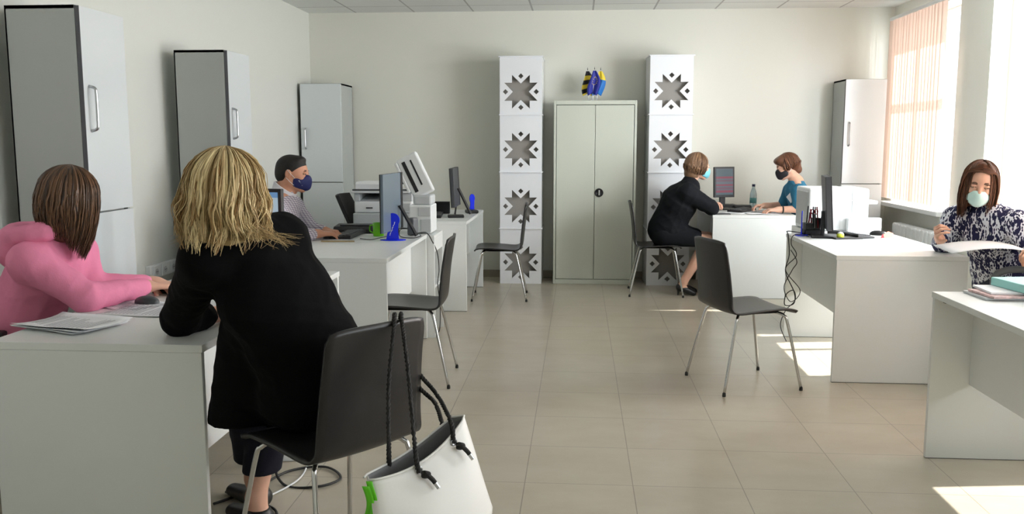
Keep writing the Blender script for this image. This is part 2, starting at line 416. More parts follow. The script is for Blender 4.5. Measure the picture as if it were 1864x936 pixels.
def column(label, loc, rz):
    t = empty('star_column', label, 'column', loc, rz); w_ = .41; hh = .5545
    for k in range(4):
        z = k*hh; s = MB()
        s.box(0, .006, .008, w_, z, z+hh-.008); s.box(w_-.006, w_, .008, w_, z, z+hh-.008); s.box(0, w_, w_-.006, w_, z, z+hh-.008)
        s.box(-.010, w_+.010, -.014, w_+.006, z+hh-.010, z+hh)
        b = s.build('column_box', M['star'], t)
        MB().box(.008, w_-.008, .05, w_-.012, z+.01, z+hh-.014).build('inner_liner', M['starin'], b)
        me = curve_panel([(0, 0), (w_, 0), (w_, hh-.010), (0, hh-.010)], star_holes(w_/2, .215), .006)
        me.materials.append(M['star'])
        p = bpy.data.objects.new('star_front', me); COL.objects.link(p); p.parent = b
        p.location = (0, .004, z); p.rotation_euler = (R(90), 0, 0)
    return t
column('white column of stacked boxes with star cutouts, left of the steel cabinet', (-.775, 8.72, 0), 0)
column('white column of stacked boxes with star cutouts, right of the steel cabinet', (.665, 8.70, 0), R(1.5))

# flags on top of the steel cabinet
def desk_flag(label, loc, lean, mats, kind):
    t = empty('desk_flag', label, 'flag', loc); ln = Vector(lean)
    top = Vector((ln.x, ln.y, .30))
    MB().lathe([(.02, 0), (.02, .006), (.006, .01), (.004, .03)], 14).build('flag_base', M['white'], t, smooth=True)
    MB().tube([(0, 0, .005), top], .0022, 6).build('pole', M['alu'], t)
    MB().lathe([(.003, 0), (.004, .008), (.0005, .028)], 8, X=Matrix.Translation(top)).build('finial', M['black'], t)
    s = MB(); wd, hh = .082, .20
    def fn(u, v):
        base = top*(1-v*.72); sp = math.sin(v*PI*.80)
        return (base.x+(u-.5)*2*wd*(.18+.55*sp)+.01*math.sin(v*5), base.y-.012-.014*math.sin(u*9+kind)*(.3+v), base.z-.01-.025*abs(u-.5)*2*(v))
    nu, nv = 13, 17; s.grid(fn, nu, nv)
    o = s.build('cloth', mats, t, smooth=True, solid=.001)
    for p in o.data.polygons:
        i = p.index % (nu-1); j = p.index//(nu-1)
        if kind == 0: p.material_index = 0
        elif kind == 1: p.material_index = 1 if (j//3) % 2 else 0
        else: p.material_index = 0 if j < 6 else 1
    if kind == 0:
        for k in range(12):
            a = 2*PI*k/12; u = .5+.2*math.cos(a); v = .45+.17*math.sin(a); c = Vector(fn(u, v)); pts = []
            for q in range(10):
                rr = .0055 if q % 2 == 0 else .0022; b_ = PI/2+q*PI/5; pts.append((c.x+rr*math.cos(b_), c.z+rr*math.sin(b_)))
            MB().prism(pts, c.y-.0025, c.y-.001).build('star', M['yellowf'], o)
    return t
M['fblue'] = mat('flag_blue', rgb(36, 44, 150), .6); M['fsky'] = mat('flag_sky', rgb(24, 110, 190), .6)
M['yellowf'] = mat('flag_yellow', rgb(238, 212, 60), .6); M['fblk'] = mat('flag_black', rgb(36, 36, 44), .6)
desk_flag('small black and yellow desk flag, left of the three on the steel cabinet', (.085, 8.93, 1.795), (-.012, .0), [M['fblk'], M['yellowf']], 1)
desk_flag('small dark blue desk flag with ring of stars on the steel cabinet', (.125, 8.87, 1.795), (.015, -.01), [M['fblue']], 0)
desk_flag('small yellow and light blue desk flag, right of the three on the steel cabinet', (.165, 8.93, 1.795), (.035, .0), [M['yellowf'], M['fsky']], 2)

# ------------------------------------------------------------------ desks
def desk(label, x0, x1, y0, y1, aisle, h_=.75, rec=.14, zm=.34, rz=0):
    t = empty('office_desk', label, 'desk', ((x0+x1)/2, (y0+y1)/2, 0), rz); a, b = (x1-x0)/2, (y1-y0)/2
    MB().box(-a, a, -b, b, h_-.026, h_).build('tabletop', M['desk'], t, bevel=.002)
    for sy in (-1, 1):
        y = sy*(b-.013)
        MB().box(-a+.004, a-.004, y-.011, y+.011, 0.003, h_-.026).build('end_panel', M['desk'], t, bevel=.0015)
        MB().box(-a+.006, a-.006, y-.009, y+.009, 0, .004).build('foot_strip', M['dark'], t)
    xm = aisle*(a-rec)
    MB().box(xm-.009, xm+.009, -b+.024, b-.024, zm, h_-.026).build('modesty_panel', M['desk'], t, bevel=.0015)
    for sy in (-1, 1):
        MB().box(aisle*(a-.05)-.012, aisle*(a-.05)+.012, sy*(b-.036)-.012, sy*(b-.036)+.012, h_-.046, h_-.026).build('bracket', M['dgrey'], t, bevel=.003)
    return t
desk('white office desk in the left foreground where the woman in pink works', -1.93, -1.205, 2.72, 4.38, 1, zm=.25, rec=.19)
desk('white office desk of the man in the navy mask', -1.80, -1.07, 4.88, 6.2, 1, rec=.12)
desk('white office desk at the back left with a thin black monitor', -1.64, -.915, 7.22, 8.50, 1)
desk('white office desk at the back right of the woman in the teal top', 1.19, 1.93, 8.02, 9.1, -1)
desk('white office desk in front of the woman in the patterned blouse', 1.48, 2.22, 5.2, 6.46, -1, rec=.12)
desk('white office desk cut off by the right edge of the picture, with a turquoise folder', 1.545, 2.28, 2.6, 3.97, -1, rec=.18)
def stand(label, x0, x1, y0, y1, open_x, h_=.74):
    t = empty('printer_stand', label, 'stand', ((x0+x1)/2, (y0+y1)/2, 0)); a, b = (x1-x0)/2, (y1-y0)/2
    MB().box(-a, a, -b, b, h_-.025, h_).build('top_board', M['desk'], t, bevel=.002)
    for sy in (-1, 1): MB().box(-a, a, sy*(b-.01)-.01, sy*(b-.01)+.01, 0, h_-.025).build('side_panel', M['desk'], t, bevel=.0015)
    MB().box(-a, a, -b+.02, b-.02, .36, .38).build('shelf', M['desk'], t)
    MB().box(-open_x*a-.0, -open_x*a+open_x*.016, -b+.02, b-.02, 0, h_-.025).build('back_panel', M['desk'], t)
    MB().box(open_x*a-open_x*.018, open_x*a, -b+.02, b-.02, h_-.12, h_-.025).build('apron', M['desk'], t)
    return t
stand('low white printer stand with open shelf behind the masked man\'s desk', -1.74, -1.02, 6.21, 6.60, 1)
t = empty('printer_table', 'white table in the gap before the back left desk, under the grey and white printer', 'table', (-1.46, 6.905, 0))
MB().box(-.26, .26, -.285, .285, .715, .74).build('tabletop', M['desk'], t, bevel=.002)
for sy in (-1, 1): MB().box(-.255, .255, sy*.275-.01, sy*.275+.01, 0, .715).build('side_panel', M['desk'], t, bevel=.0015)
MB().box(.235, .25, -.265, .265, .3, .715).build('back_panel', M['desk'], t)
stand('low white printer stand behind the desk of the woman in the patterned blouse', 1.69, 2.25, 6.62, 7.2, 1)

# ------------------------------------------------------------------ bentwood chairs
def make_chair(label, loc, rz, group=None):
    t = empty('bentwood_chair', label, 'chair', loc, rz, group)
    prof = [(.215, .437), (.20, .452), (.15, .461), (.05, .459), (-.05, .452), (-.13, .446), (-.172, .452), (-.200, .474), (-.213, .51), (-.222, .59), (-.232, .68), (-.246, .77), (-.262, .86)]
    pr = spline([(0, a, b) for a, b in prof], 4)
    n = len(pr); s = MB(); vs = []; fs = []; nu = 15
    for i, p in enumerate(pr):
        v = i/(n-1)
        if v < .5: hw = .212
        else: hw = .212-.022*min(1, (v-.5)/.4)
        if v < .06: hw -= .02*(1-v/.06)
        if v > .95: hw -= .012*((v-.95)/.05)
        for k in range(nu):
            u = k/(nu-1)*2-1; c = u*u
            back = max(0, min(1, (v-.5)/.2))
            y = p.y+back*c*.022; z = p.z-(1-back)*(0.004*(1-c))+(1-back)*.006*c
            if v > .97: z -= .012*c*c
            vs.append((u*hw, y, z))
    for i in range(n-1):
        for k in range(nu-1): fs.append((i*nu+k, i*nu+k+1, (i+1)*nu+k+1, (i+1)*nu+k))
    s.add(vs, fs); sh = s.build('seat_shell', M['shell'], t, smooth=True, solid=.011)
    MB().box(-.15, .15, -.12, .14, .436, .443).build('underframe', M['black'], t, bevel=.003)
    for sx in (-1, 1):
        for sy, fx, fy in ((1, .235, .235), (-1, .235, -.245)):
            pts = [(sx*.06, sy*.09, .438), (sx*.14, sy*.12, .439), (sx*.175, sy*.145, .425), (sx*.19, sy*.165, .37), (sx*fx, fy, .012)]
            l = MB().tube(spline(pts, 5), .0085, 10).build('leg', M['chrome'], t, smooth=True)
            MB().lathe([(.0095, 0), (.0105, .004), (.0095, .02)], 10, X=Matrix.Translation((sx*fx, fy, 0))).build('foot_cap', M['black'], l)
    return t
make_chair('black bentwood chair in the foreground with a white tote bag hung on its backrest', (-.79, 2.745, 0), R(52))
make_chair('empty black bentwood chair facing left at the desk of the masked man', (-.985, 5.13, 0), R(92))
make_chair('empty black bentwood chair facing left at the back left desk', (-.71, 7.93, 0), R(93))
make_chair('black bentwood chair at the back on which the woman in the dark suit sits', (.72, 8.26, 0), R(-92))
make_chair('empty black bentwood chair standing in the middle of the floor at the right', (.966, 5.16, 0), R(-71))

def office_chair(label, loc, rz, col=None, recline=12, loops=False, backz=(.52, .98), arms=True):
    col = col or M['mesh']; t = empty('office_chair', label, 'chair', loc, rz)
    MB().lathe([(.02, .09), (.028, .1), (.028, .26), (.016, .27), (.016, .42), (.05, .425)], 16).build('gas_column', M['black'], t, smooth=True)
    for k in range(5):
        a = 2*PI*k/5+.3; ca, sa = math.cos(a), math.sin(a)
        l = MB().tube([(0, 0, .12), (ca*.15, sa*.15, .105), (ca*.28, sa*.28, .075)], .018, 8, rs=[.026, .02, .014]).build('base_arm', M['black'], t, smooth=True)
        MB().lathe([(.0, -.012), (.028, -.012), (.030, 0), (.028, .012), (0.001, .012)], 14, X=Matrix.Translation((ca*.28, sa*.28, .031)) @ Matrix.Rotation(a, 4, 'Z') @ Matrix.Rotation(R(90), 4, 'X')).build('caster', M['black'], l, smooth=True)
    s = MB()
    s.grid(lambda u, v: ((u-.5)*.48*(1-.1*(abs(v-.5)*2)**4), (v-.5)*.46, .475-.02*((u-.5)*2)**2-.03*max(0, v-.8)*5*.6), 9, 9)
    s.build('seat', col, t, smooth=True, solid=.055, bevel=.01)
    z0, z1 = backz; tn = math.tan(R(recline))
    s = MB()
    s.grid(lambda u, v: ((u-.5)*(.40+.06*math.sin(v*PI)), -.21-(z0+(z1-z0)*v-.45)*tn+.05*((u-.5)*2)**2, z0+(z1-z0)*v), 9, 11)
    s.build('backrest', col, t, smooth=True, solid=.028, bevel=.008)
    MB().tube(spline([(0, -.05, .43), (0, -.22, .45), (0, -.25-(z0-.35)*tn, z0+.1)], 5), .016, 8).build('back_bar', M['black'], t, smooth=True)
    for sx in ((-1, 1) if arms else ()):
        x = sx*.27
        if loops:
            pts = [(x, -.12, .46), (x, -.15, .56), (x, -.12, .66), (x, -.03, .70), (x, .10, .70), (x, .17, .66), (x, .16, .58), (x, .08, .50), (x, .04, .46)]
            MB().tube(spline(pts, 6), .02, 10).build('armrest', M['grey'], t, smooth=True)
        else:
            a = MB().tube(spline([(sx*.22, 0, .45), (x, 0, .47), (x, 0, .66)], 5), .013, 8).build('armrest', M['black'], t, smooth=True)
            MB().box(x-.025, x+.025, -.12, .12, .66, .685).build('arm_pad', M['black'], a, bevel=.01)
    return t
office_chair('black mesh office chair seen behind the masked man\'s keyboard, backrest tilted', (-1.47, 6.905, 0), R(-90), recline=28, backz=(.58, .99), arms=False).scale = (.86, .86, 1)
office_chair('black office chair under the woman in the pink hoodie', (-2.33, 3.42, 0), R(-82), recline=8, backz=(.5, .84))
office_chair('black office chair under the masked man', (-2.1, 5.72, 0), R(-90), recline=8, backz=(.5, .86))
office_chair('black office chair under the woman in the teal top', (2.22, 8.35, 0), R(90), recline=8, backz=(.5, .86))
office_chair('grey office chair with loop armrests under the woman in the patterned blouse', (2.52, 5.28, 0), R(78), col=M['dgrey'], loops=True, recline=8, backz=(.5, .84))

# ------------------------------------------------------------------ electronics
def monitor(label, loc, rz, w_=.50, h_=.30, zb=.10, screen=None, leg=False, back=None, tilt=0, th=.022, bez=.016, legs=(-1, 1)):
    """screen towards local -y"""
    t = empty('monitor', label, 'monitor', loc, rz)
    X = Matrix.Translation((0, 0, zb)) @ Matrix.Rotation(R(tilt), 4, 'X')
    MB().box(-w_/2, w_/2, -th/2, th/2, 0, h_, X=X).build('housing', back or M['black'], t, bevel=.004)
    MB().box(-w_/2-.001, w_/2+.001, -th/2-.006, -th/2, -.001, h_+.001, X=X).build('bezel', M['black'], t, bevel=.002)
    MB().box(-w_/2+bez, w_/2-bez, -th/2-.0072, -th/2-.006, bez+.008, h_-bez, X=X).build('screen', screen or M['blackg'], t)
    if leg:
        for sx in legs:
            MB().tube([(sx*.12, .02, zb+.16), (sx*.14, .13, .012)], .013, 8).build('leg', M['black'], t)
            MB().tube([(sx*.16, .0, zb+.01), (sx*.17, -.01, .008)], .008, 8).build('foot', M['black'], t)
        MB().box(-w_/2-.003, -w_/2+.045, -th/2-.001, th/2+.003, -.001, h_+.002, X=X).build('edge_frame', M['black'], t, bevel=.002)
    else:
        MB().box(-.03, .03, th/2, th/2+.025, zb-.09+.0, zb+.12).build('stand_neck', M['black'], t, bevel=.006)
        MB().box(-.11, .11, -.07, .11, 0, .014).build('stand_base', M['black'], t, bevel=.006)
    return t
def screen_mat(name, rows):
    m = bpy.data.materials.new(name); m.use_nodes = True; n = m.node_tree.nodes; l = m.node_tree.links; b = n['Principled BSDF']
    b.inputs['Base Color'].default_value = (.01, .01, .01, 1); b.inputs['Roughness'].default_value = .2
    tc = n.new('ShaderNodeTexCoord'); sp = n.new('ShaderNodeSeparateXYZ'); l.new(tc.outputs['Object'], sp.inputs[0])
    r = n.new('ShaderNodeValToRGB'); r.color_ramp.interpolation = 'CONSTANT'
    mr = n.new('ShaderNodeMapRange'); mr.inputs['From Min'].default_value = .1; mr.inputs['From Max'].default_value = .42
    l.new(sp.outputs['Z'], mr.inputs['Value']); l.new(mr.outputs[0], r.inputs[0])
    e = r.color_ramp.elements; e[0].position = rows[0][0]; e[0].color = rows[0][1]; e[1].position = rows[1][0]; e[1].color = rows[1][1]
    for p, c in rows[2:]:
        x = e.new(p); x.color = c
    l.new(r.outputs[0], b.inputs['Emission Color']); b.inputs['Emission Strength'].default_value = .55
    return m
g1, g2, rd, pk = rgb(120, 138, 146), rgb(134, 142, 152), rgb(176, 104, 120), rgb(150, 120, 134)
scrD = screen_mat('screen_table', [(0, g1), (.2, rd), (.27, g2), (.3, pk), (.36, g2), (.40, rd), (.45, g2), (.5, g2), (.53, pk), (.58, g2), (.62, rd), (.68, g1), (.9, g2)])
scrA = screen_mat('screen_page', [(0, rgb(225, 235, 245)), (.42, rgb(170, 205, 225)), (.52, rgb(120, 190, 215)), (.58, rgb(90, 170, 190)), (.62, rgb(200, 225, 240)), (.9, rgb(120, 170, 220))])
M['monback'] = mat('blue_grey_monitor_back', rgb(104, 118, 130), .25)
monitor('black monitor with a lit page, partly hidden by the blonde woman\'s hair', (-1.60, 4.14, .75), R(-14), .44, .30, .13, scrA)
monitor('blue-grey backed monitor on the masked man\'s desk behind the blue table sign', (-1.245, 5.86, .75), R(-94), .46, .38, .06, leg=True, back=M['monback'], th=.02, legs=(-1,))
monitor('thin black monitor seen edge-on on the back left desk', (-1.09, 7.86, .75), R(-88), .44, .34, .08, leg=True, back=M['dgrey'], tilt=3, th=.03, legs=(0,))
monitor('black monitor showing reddish table rows beside the woman in the dark suit', (1.385, 8.68, .75), R(24), .22, .29, .12, scrD, tilt=-3)
monitor('tall black monitor seen edge-on beside the pen holder on the right desk', (1.70, 6.22, .75), R(79), .40, .36, .06, back=M['dgrey'], th=.035, tilt=-4)

def keyboard(label, loc, rz, w_=.44, d_=.15, rx=0):
    t = empty('keyboard', label, 'keyboard', loc, rz)
    MB().prism([(-d_/2, 0), (d_/2, 0), (d_/2, .026), (-d_/2, .014)], -w_/2, w_/2, 'x').build('keyboard_body', M['black'], t, bevel=.004)
    s = MB(); nx = 18; ny = 5
    for j in range(ny):
        for i in range(nx):
            if j == 0 and 4 < i < 11: continue
            cx = -w_/2+.02+(w_-.04)*(i+.5)/nx; cy = -d_/2+.018+(d_-.036)*(j+.5)/ny; z = .014+.012*((cy+d_/2)/d_)
            hx = (w_-.04)/nx*.42; hy = (d_-.036)/ny*.4; s.box(cx-hx, cx+hx, cy-hy, cy+hy, z-.001, z+.0055)
    s.build('keys', M['dgrey'], t); return t
keyboard('black keyboard in front of the masked man, tilted towards the camera', (-1.60, 6.06, .75), R(-90), .62*.72, .15)
keyboard('black keyboard on the back left desk below the thin monitor', (-1.27, 7.72, .75), R(-84), .42, .15)
keyboard('dark keyboard on the desk of the woman in the teal top', (1.53, 8.50, .75), R(60), .40, .14)
keyboard('black keyboard at the far end of the right desk beside the tall monitor', (1.88, 6.30, .75), R(108), .36, .13)
keyboard('dark keyboard behind the pink woman\'s hand on the left desk', (-1.78, 3.86, .75), R(-84), .40, .14)

def mouse(label, loc, rz, m=None):
    s = MB()
    s.grid(lambda u, v: (.031*math.cos(2*PI*u)*math.sin(v*PI/2+.001), .055*math.sin(2*PI*u)*math.sin(v*PI/2+.001), .033*math.cos(v*PI/2)**.7 if v < 1 else 0), 25, 9)
    o = s.build('computer_mouse', m or M['black'], smooth=True); put(o, loc, rz); tag(o, label, 'mouse'); return o
mouse('dark grey computer mouse by the pink woman\'s hand on the left desk', (-1.735, 3.42, .75), R(80), M['dgrey'])
mouse('dark mouse under the masked man\'s hand', (-1.665, 5.87, .75), R(-80), M['dgrey'])
mouse('black mouse on the back edge of the right desk near the orange note', (2.09, 6.38, .75), R(60))
def slab(name, label, cat, loc, rz, sx, sy, sz, m, bev=.004, group=None):
    o = MB().box(-sx/2, sx/2, -sy/2, sy/2, 0, sz).build(name, m, bevel=bev); put(o, loc, rz); return tag(o, label, cat, group)

# docking box, speaker, mug and things on the masked man's desk
t = empty('docking_box', 'flat black box behind the keyboard on the masked man\'s desk', 'device', (-1.60, 6.37, .75), R(2))
MB().prism([(-.09, 0), (.09, 0), (.09, .05), (-.07, .04), (-.09, .02)], -.17, .17, 'x').build('box_body', M['black'], t, bevel=.004)
MB().box(-.13, .13, -.04, .06, .044, .052).build('top_plate', M['dgrey'], t, bevel=.002)
t = empty('mug', 'bright green mug on the masked man\'s desk', 'mug', (-1.385, 6.06, .75))
MB().lathe([(.001, .004), (.034, 0), (.037, .004), (.038, .092), (.0355, .092), (.034, .008), (.001, .007)], 32).build('cup', M['green'], t, smooth=True)
MB().tube(spline([(-.036, .005, .075), (-.06, .01, .07), (-.062, .01, .035), (-.036, .005, .02)], 6), .005, 8).build('mug_handle', M['green'], t, smooth=True)
t = empty('desktop_speaker', 'small dark grey upright box with cables at the corner of the masked man\'s desk', 'speaker', (-1.155, 6.12, .75), R(-20))
MB().box(-.028, .028, -.035, .035, 0, .125).build('speaker_housing', M['grey'], t, bevel=.012)
MB().lathe([(.014, 0), (.011, .004), (.001, .004)], 16, X=Matrix.Translation((0, -.035, .085)) @ Matrix.Rotation(R(90), 4, 'X')).build('knob', M['black'], t, smooth=True)
t = empty('wooden_tray', 'thin light tray under the mouse on the masked man\'s desk', 'tray', (-1.57, 5.72, .75), R(3))
MB().box(-.11, .11, -.045, .045, 0, .006).build('tray_board', M['lgrey'], t, bevel=.002)
MB().box(-.11, .11, -.048, -.044, 0, .009).build('front_lip', M['wood'], t)

def sign_stand(label, loc, rz, marks=True, sc=1.0, curl=False):
    t = empty('table_sign', label, 'sign', loc, rz); s = sc
    MB().lathe([(.001, 0), (.085*s, 0), (.088*s, .003), (.085*s, .006), (.001, .006)], 36, X=Matrix.Diagonal((1, .55, 1, 1))).build('sign_base', M['blue'], t, smooth=True)
    pts = []
    for k in range(21):
        a = R(-35)+R(250)*k/20; pts.append((.046*s*math.cos(a), .135*s+.046*s*math.sin(a)))
    pts += [(-.030*s, .085*s), (-.046*s, .003), (.040*s, .003), (.034*s, .06*s)]
    p = MB().prism(pts, -.004, .004).build('sign_plate', M['blue'], t, bevel=.0015)
    if marks:
        q = MB(); z = .032*s
        for k, (hh, wd) in enumerate(((.020, .010), (.014, .013), (.020, .011), (.012, .010), (.018, .008))):
            x = -.022*s+k*.0075*s
            q.prism([(x, z), (x+.004, z), (x+.004+wd*.35, z+hh*.9), (x+wd*.35, z+hh*.9)], -.0062, -.0045)
            q.prism([(x+wd*.3, z+hh*.7), (x+wd, z+hh*.75), (x+wd, z+hh*.95), (x+wd*.3, z+hh*.92)], -.0062, -.0045)
            z += hh*1.12
        q.build('sign_lettering', M['white'], p)
    return t
sign_stand('bright blue rounded table sign in front of the monitor on the masked man\'s desk', (-1.228, 5.80, .75), R(4))
sign_stand('small bright blue rounded table sign on the back left desk', (-1.0, 8.30, .75), R(62), False, .9)
sign_stand('bright blue table sign beside the pen holder on the right desk', (1.555, 6.33, .75), R(74), False, .95)

def printer(label, loc, rz, w_=.46, d_=.42, h_=.30, flat=True):
    t = empty('multifunction_printer', label, 'printer', loc, rz)
    a, b = w_/2, d_/2
    MB().box(-a, a, -b, b, 0, .11).build('paper_drawer', M['lgrey'], t, bevel=.008)
    MB().box(-a+.01, a-.01, -b+.012, b, .112, .20).build('printer_body', M['white'], t, bevel=.01)
    s = MB(); s.box(-a+.01, -a+.05, -b+.02, b, .20, .262); s.box(a-.09, a-.01, -b+.02, b, .20, .262); s.box(-a+.05, a-.09, b-.05, b, .20, .262)
    s.build('output_frame', M['lgrey'], t, bevel=.004)
    MB().prism([(-b+.03, .203), (b-.06, .203), (b-.06, .235)], -a+.052, a-.092, 'x').build('output_tray', M['white'], t)
    MB().box(-a-.02, a+.01, -b, b, .262, .282).build('scanner_bed', M['white'], t, bevel=.006)
    MB().box(-a, a-.02, -b-.005, -b+.035, .283, .292).build('control_panel', M['dgrey'], t, bevel=.002)
    MB().prism([(-b+.06, .283), (b, .283), (b, .34), (-b+.09, .345), (-b+.06, .33)], -a+.01, a-.14, 'x').build('document_feeder', M['white'], t, bevel=.006)
    MB().prism([(-b+.12, .325), (b-.03, .345), (b-.03, .352), (-b+.12, .335)], a-.13, a+.01, 'x').build('feeder_tray', M['dgrey'], t, bevel=.002)
    MB().box(a-.10, a-.02, -b+.0045, -b+.012, .13, .185).build('paper_door', M['lgrey'], t, bevel=.002)
    MB().box(-a+.10, -a+.15, -b+.006, -b+.0115, .145, .155).build('badge', M['dgrey'], t)
    return t
printer('white multifunction printer behind the black office chair on the left', (-1.49, 6.86, .75), R(2))
# printer with raised lid
t = empty('laser_printer', 'white printer with raised white lid at the corner behind the masked man\'s desk', 'printer', (-1.125, 6.40, .75))
MB().box(-.085, .075, -.12, .12, 0, .20).build('printer_body', M['white'], t, bevel=.008)
MB().box(-.02, .07, -.125, -.118, .12, .185).build('side_cover', M['lgrey'], t, bevel=.003)
MB().box(.0, .072, -.128, -.12, .01, .10).build('paper_door', M['lgrey'], t, bevel=.003)
MB().box(-.06, .07, -.10, .10, .20, .27).build('hinge_housing', M['lgrey'], t, bevel=.012)
X = Matrix.Translation((.02, -.03, .27)) @ Matrix.Rotation(R(-27), 4, 'Y') @ Matrix.Rotation(R(-8), 4, 'X')
lid = MB().box(-.085, .075, -.03, .03, .0, .315, X=X).build('raised_lid', M['white'], t, bevel=.012)
MB().box(-.055, -.028, -.034, -.029, .04, .28, X=X).build('slot', M['black'], lid, bevel=.002)
MB().box(.008, .020, -.034, -.029, .07, .27, X=X).build('slot', M['black'], lid, bevel=.002)
MB().box(-.105, -.083, -.035, .035, .06, .30, X=X).build('lid_rim', M['white'], lid, bevel=.006)
# white printer on the right
t = empty('multifunction_printer', 'large white printer standing behind the tall monitor on the right', 'printer', (1.91, 6.93, .74))
MB().box(-.21, .10, -.20, .20, .005, .318).build('printer_body', M['white'], t, bevel=.012)
MB().box(-.216, -.206, -.17, .17, .03, .29).build('side_cover', M['lgrey'], t, bevel=.003)
MB().box(.098, .225, -.20, .20, .005, .318).build('printer_body', M['white'], t, bevel=.02)
MB().box(.222, .32, -.10, .05, .195, .222).build('side_tray', M['white'], t, bevel=.01)
MB().box(.06, .30, -.26, -.205, .0, .105).build('paper_tray', M['white'], t, bevel=.006)
MB().box(-.09, .02, -.2045, -.199, .02, .10).build('vent', M['lgrey'], t)
MB().box(-.05, .12, -.2045, -.199, .225, .232).build('panel_line', M['lgrey'], t)

# stand for the printer behind the man
# ------------------------------------------------------------------ small things, back left desk
slab('black_binder', 'flat black box standing behind the keyboard on the back left desk', 'box', (-1.27, 8.02, .75), 0, .20, .05, .11, M['black'])
slab('red_folder', 'dark red folder leaning behind the printer on the back left desk', 'folder', (-1.40, 7.78, .75), R(10), .05, .14, .15, M['red'])
slab('desk_phone', 'small black device beside the blue sign on the back left desk', 'device', (-.98, 8.10, .75), R(20), .10, .14, .03, M['black'], .01)
slab('mouse_pad_device', 'black receiver lying below the thin monitor on the back left desk', 'device', (-1.06, 7.62, .75), R(10), .14, .12, .022, M['black'], .006)

# ------------------------------------------------------------------ back right desk things
t = empty('water_bottle', 'clear water bottle with dark cap on the back right desk', 'bottle', (1.70, 8.86, .75))
M['bottle'] = mat('clear_plastic', rgb(205, 225, 232), .08, trans=.7)
MB().lathe([(.001, 0), (.031, 0), (.033, .01), (.033, .13), (.031, .15), (.014, .205), (.013, .22), (.001, .22)], 24).build('bottle_body', M['bottle'], t, smooth=True)
MB().lathe([(.0336, .055), (.0336, .105)], 24).build('bottle_label', mat('green_label', rgb(70, 130, 130), .5), t, smooth=True)
MB().lathe([(.001, .215), (.0155, .215), (.0155, .238), (.001, .238)], 18).build('cap', mat('navy_cap', rgb(26, 30, 72), .4), t, smooth=True)
slab('desk_phone', 'low black telephone beside the water bottle on the back right desk', 'telephone', (1.60, 8.86, .75), R(-10), .17, .12, .035, M['black'], .012)
slab('paper_tray', 'black tray under the monitor on the back right desk', 'tray', (1.42, 8.90, .75), 0, .22, .12, .04, M['black'], .006)
slab('mobile_phone', 'flat dark phone at the front edge of the back right desk', 'phone', (1.285, 8.12, .75), R(4), .15, .07, .008, M['dgrey'])
def sheet(name, label, cat, loc, rz, w_=.21, d_=.297, curl=.0, group=None, m=None, lines=True, z=0.001, seed=0):
    rnd = random.Random(seed); s = MB()
    s.grid(lambda u, v: ((u-.5)*w_, (v-.5)*d_, z+curl*((abs(u-.5)*2)**3+.5*(v-.5)**2)+.0015*math.sin(5*u+7*v+seed)), 9, 9)
    o = s.build(name, m or M['paper'], smooth=True, solid=.0006); put(o, loc, rz); tag(o, label, cat, group)
    if lines:
        q = MB()
        for k in range(16):
            y = d_*.42-k*d_*.052; x1 = w_*(.40 if rnd.random() < .7 else .1)
            if rnd.random() < .15: continue
            q.box(-w_*.4, x1, y-.0014, y+.0014, z+.0032, z+.0034)
        q.build('printed_lines', M['ink'], o)
    return o
sheet('paper_sheet', 'white sheet under the hands of the woman in the teal top', 'paper', (1.72, 8.45, .752), R(80), curl=.004, seed=2)
sheet('paper_sheet', 'white sheet near the front edge of the back right desk', 'paper', (1.66, 8.20, .752), R(92), curl=.002, seed=3, lines=False)
sheet('paper_sheet', 'white sheet between the keyboard and the front edge of the back right desk', 'paper', (1.42, 8.28, .752), R(60), w_=.15, d_=.21, seed=4, lines=False)

# ------------------------------------------------------------------ right desk things
t = empty('pen_holder', 'black pen holder full of pens and scissors on the right desk', 'pen holder', (1.635, 6.36, .75))
s = MB(); s.box(-.06, .06, -.05, .05, 0, .04); s.box(-.055, -.005, -.045, .045, .04, .085); s.box(.0, .055, -.01, .045, .04, .12); s.build('holder_body', M['black'], t, bevel=.004)
rnd = random.Random(5)
for k in range(9):
    x = -.04+.011*k; y = rnd.uniform(-.02, .03); a = (x+rnd.uniform(-.02, .02), y+rnd.uniform(-.02, .01), .17+rnd.uniform(-.02, .035))
    MB().tube([(x, y, .05), a], .0045, 7).build('pen', [M['black'], M['red'], M['dgrey'], M['red'], M['black'], M['alu']][k % 6], t)
for sx in (-1, 1):
    c = Vector((.005+sx*.012, -.02, .165)); MB().tube([c+Vector((.011*math.cos(2*PI*k/14), 0, .017*math.sin(2*PI*k/14))) for k in range(15)], .0035, 6).build('scissor_handle', M['red'], t, smooth=True)
MB().box(-.004, .012, -.022, -.018, .05, .15).build('scissor_blade', M['alu'], t)
t = empty('toy_ball', 'small yellow and white ball beside the pen holder on the right desk', 'ball', (1.755, 6.10, .775))
MB().grid(lambda u, v: (.024*math.cos(2*PI*u)*math.sin(PI*v), .024*math.sin(2*PI*u)*math.sin(PI*v), -.024*math.cos(PI*v)*.98), 25, 13).build('ball', M['yellow'], t, smooth=True)
MB().lathe([(.0205, .013), (.013, .0212), (.001, .0250)], 18).build('white_cap', M['white'], t, smooth=True)
slab('monitor_tray', 'flat black tray under the tall monitor on the right desk', 'tray', (1.80, 6.13, .75), R(12), .20, .10, .012, M['black'])
t = empty('document_holder', 'orange paper note standing on the right desk near the mouse', 'note', (2.09, 6.20, .75), R(20))
MB().prism([(-.045, 0), (.045, 0), (.052, .03), (.01, .045), (-.03, .02)], -.002, .002).build('note_paper', M['orange'], t)
MB().prism([(-.045, 0), (-.02, 0), (-.03, .03), (-.04, .02)], -.004, -.0021).build('red_corner', M['red'], t)
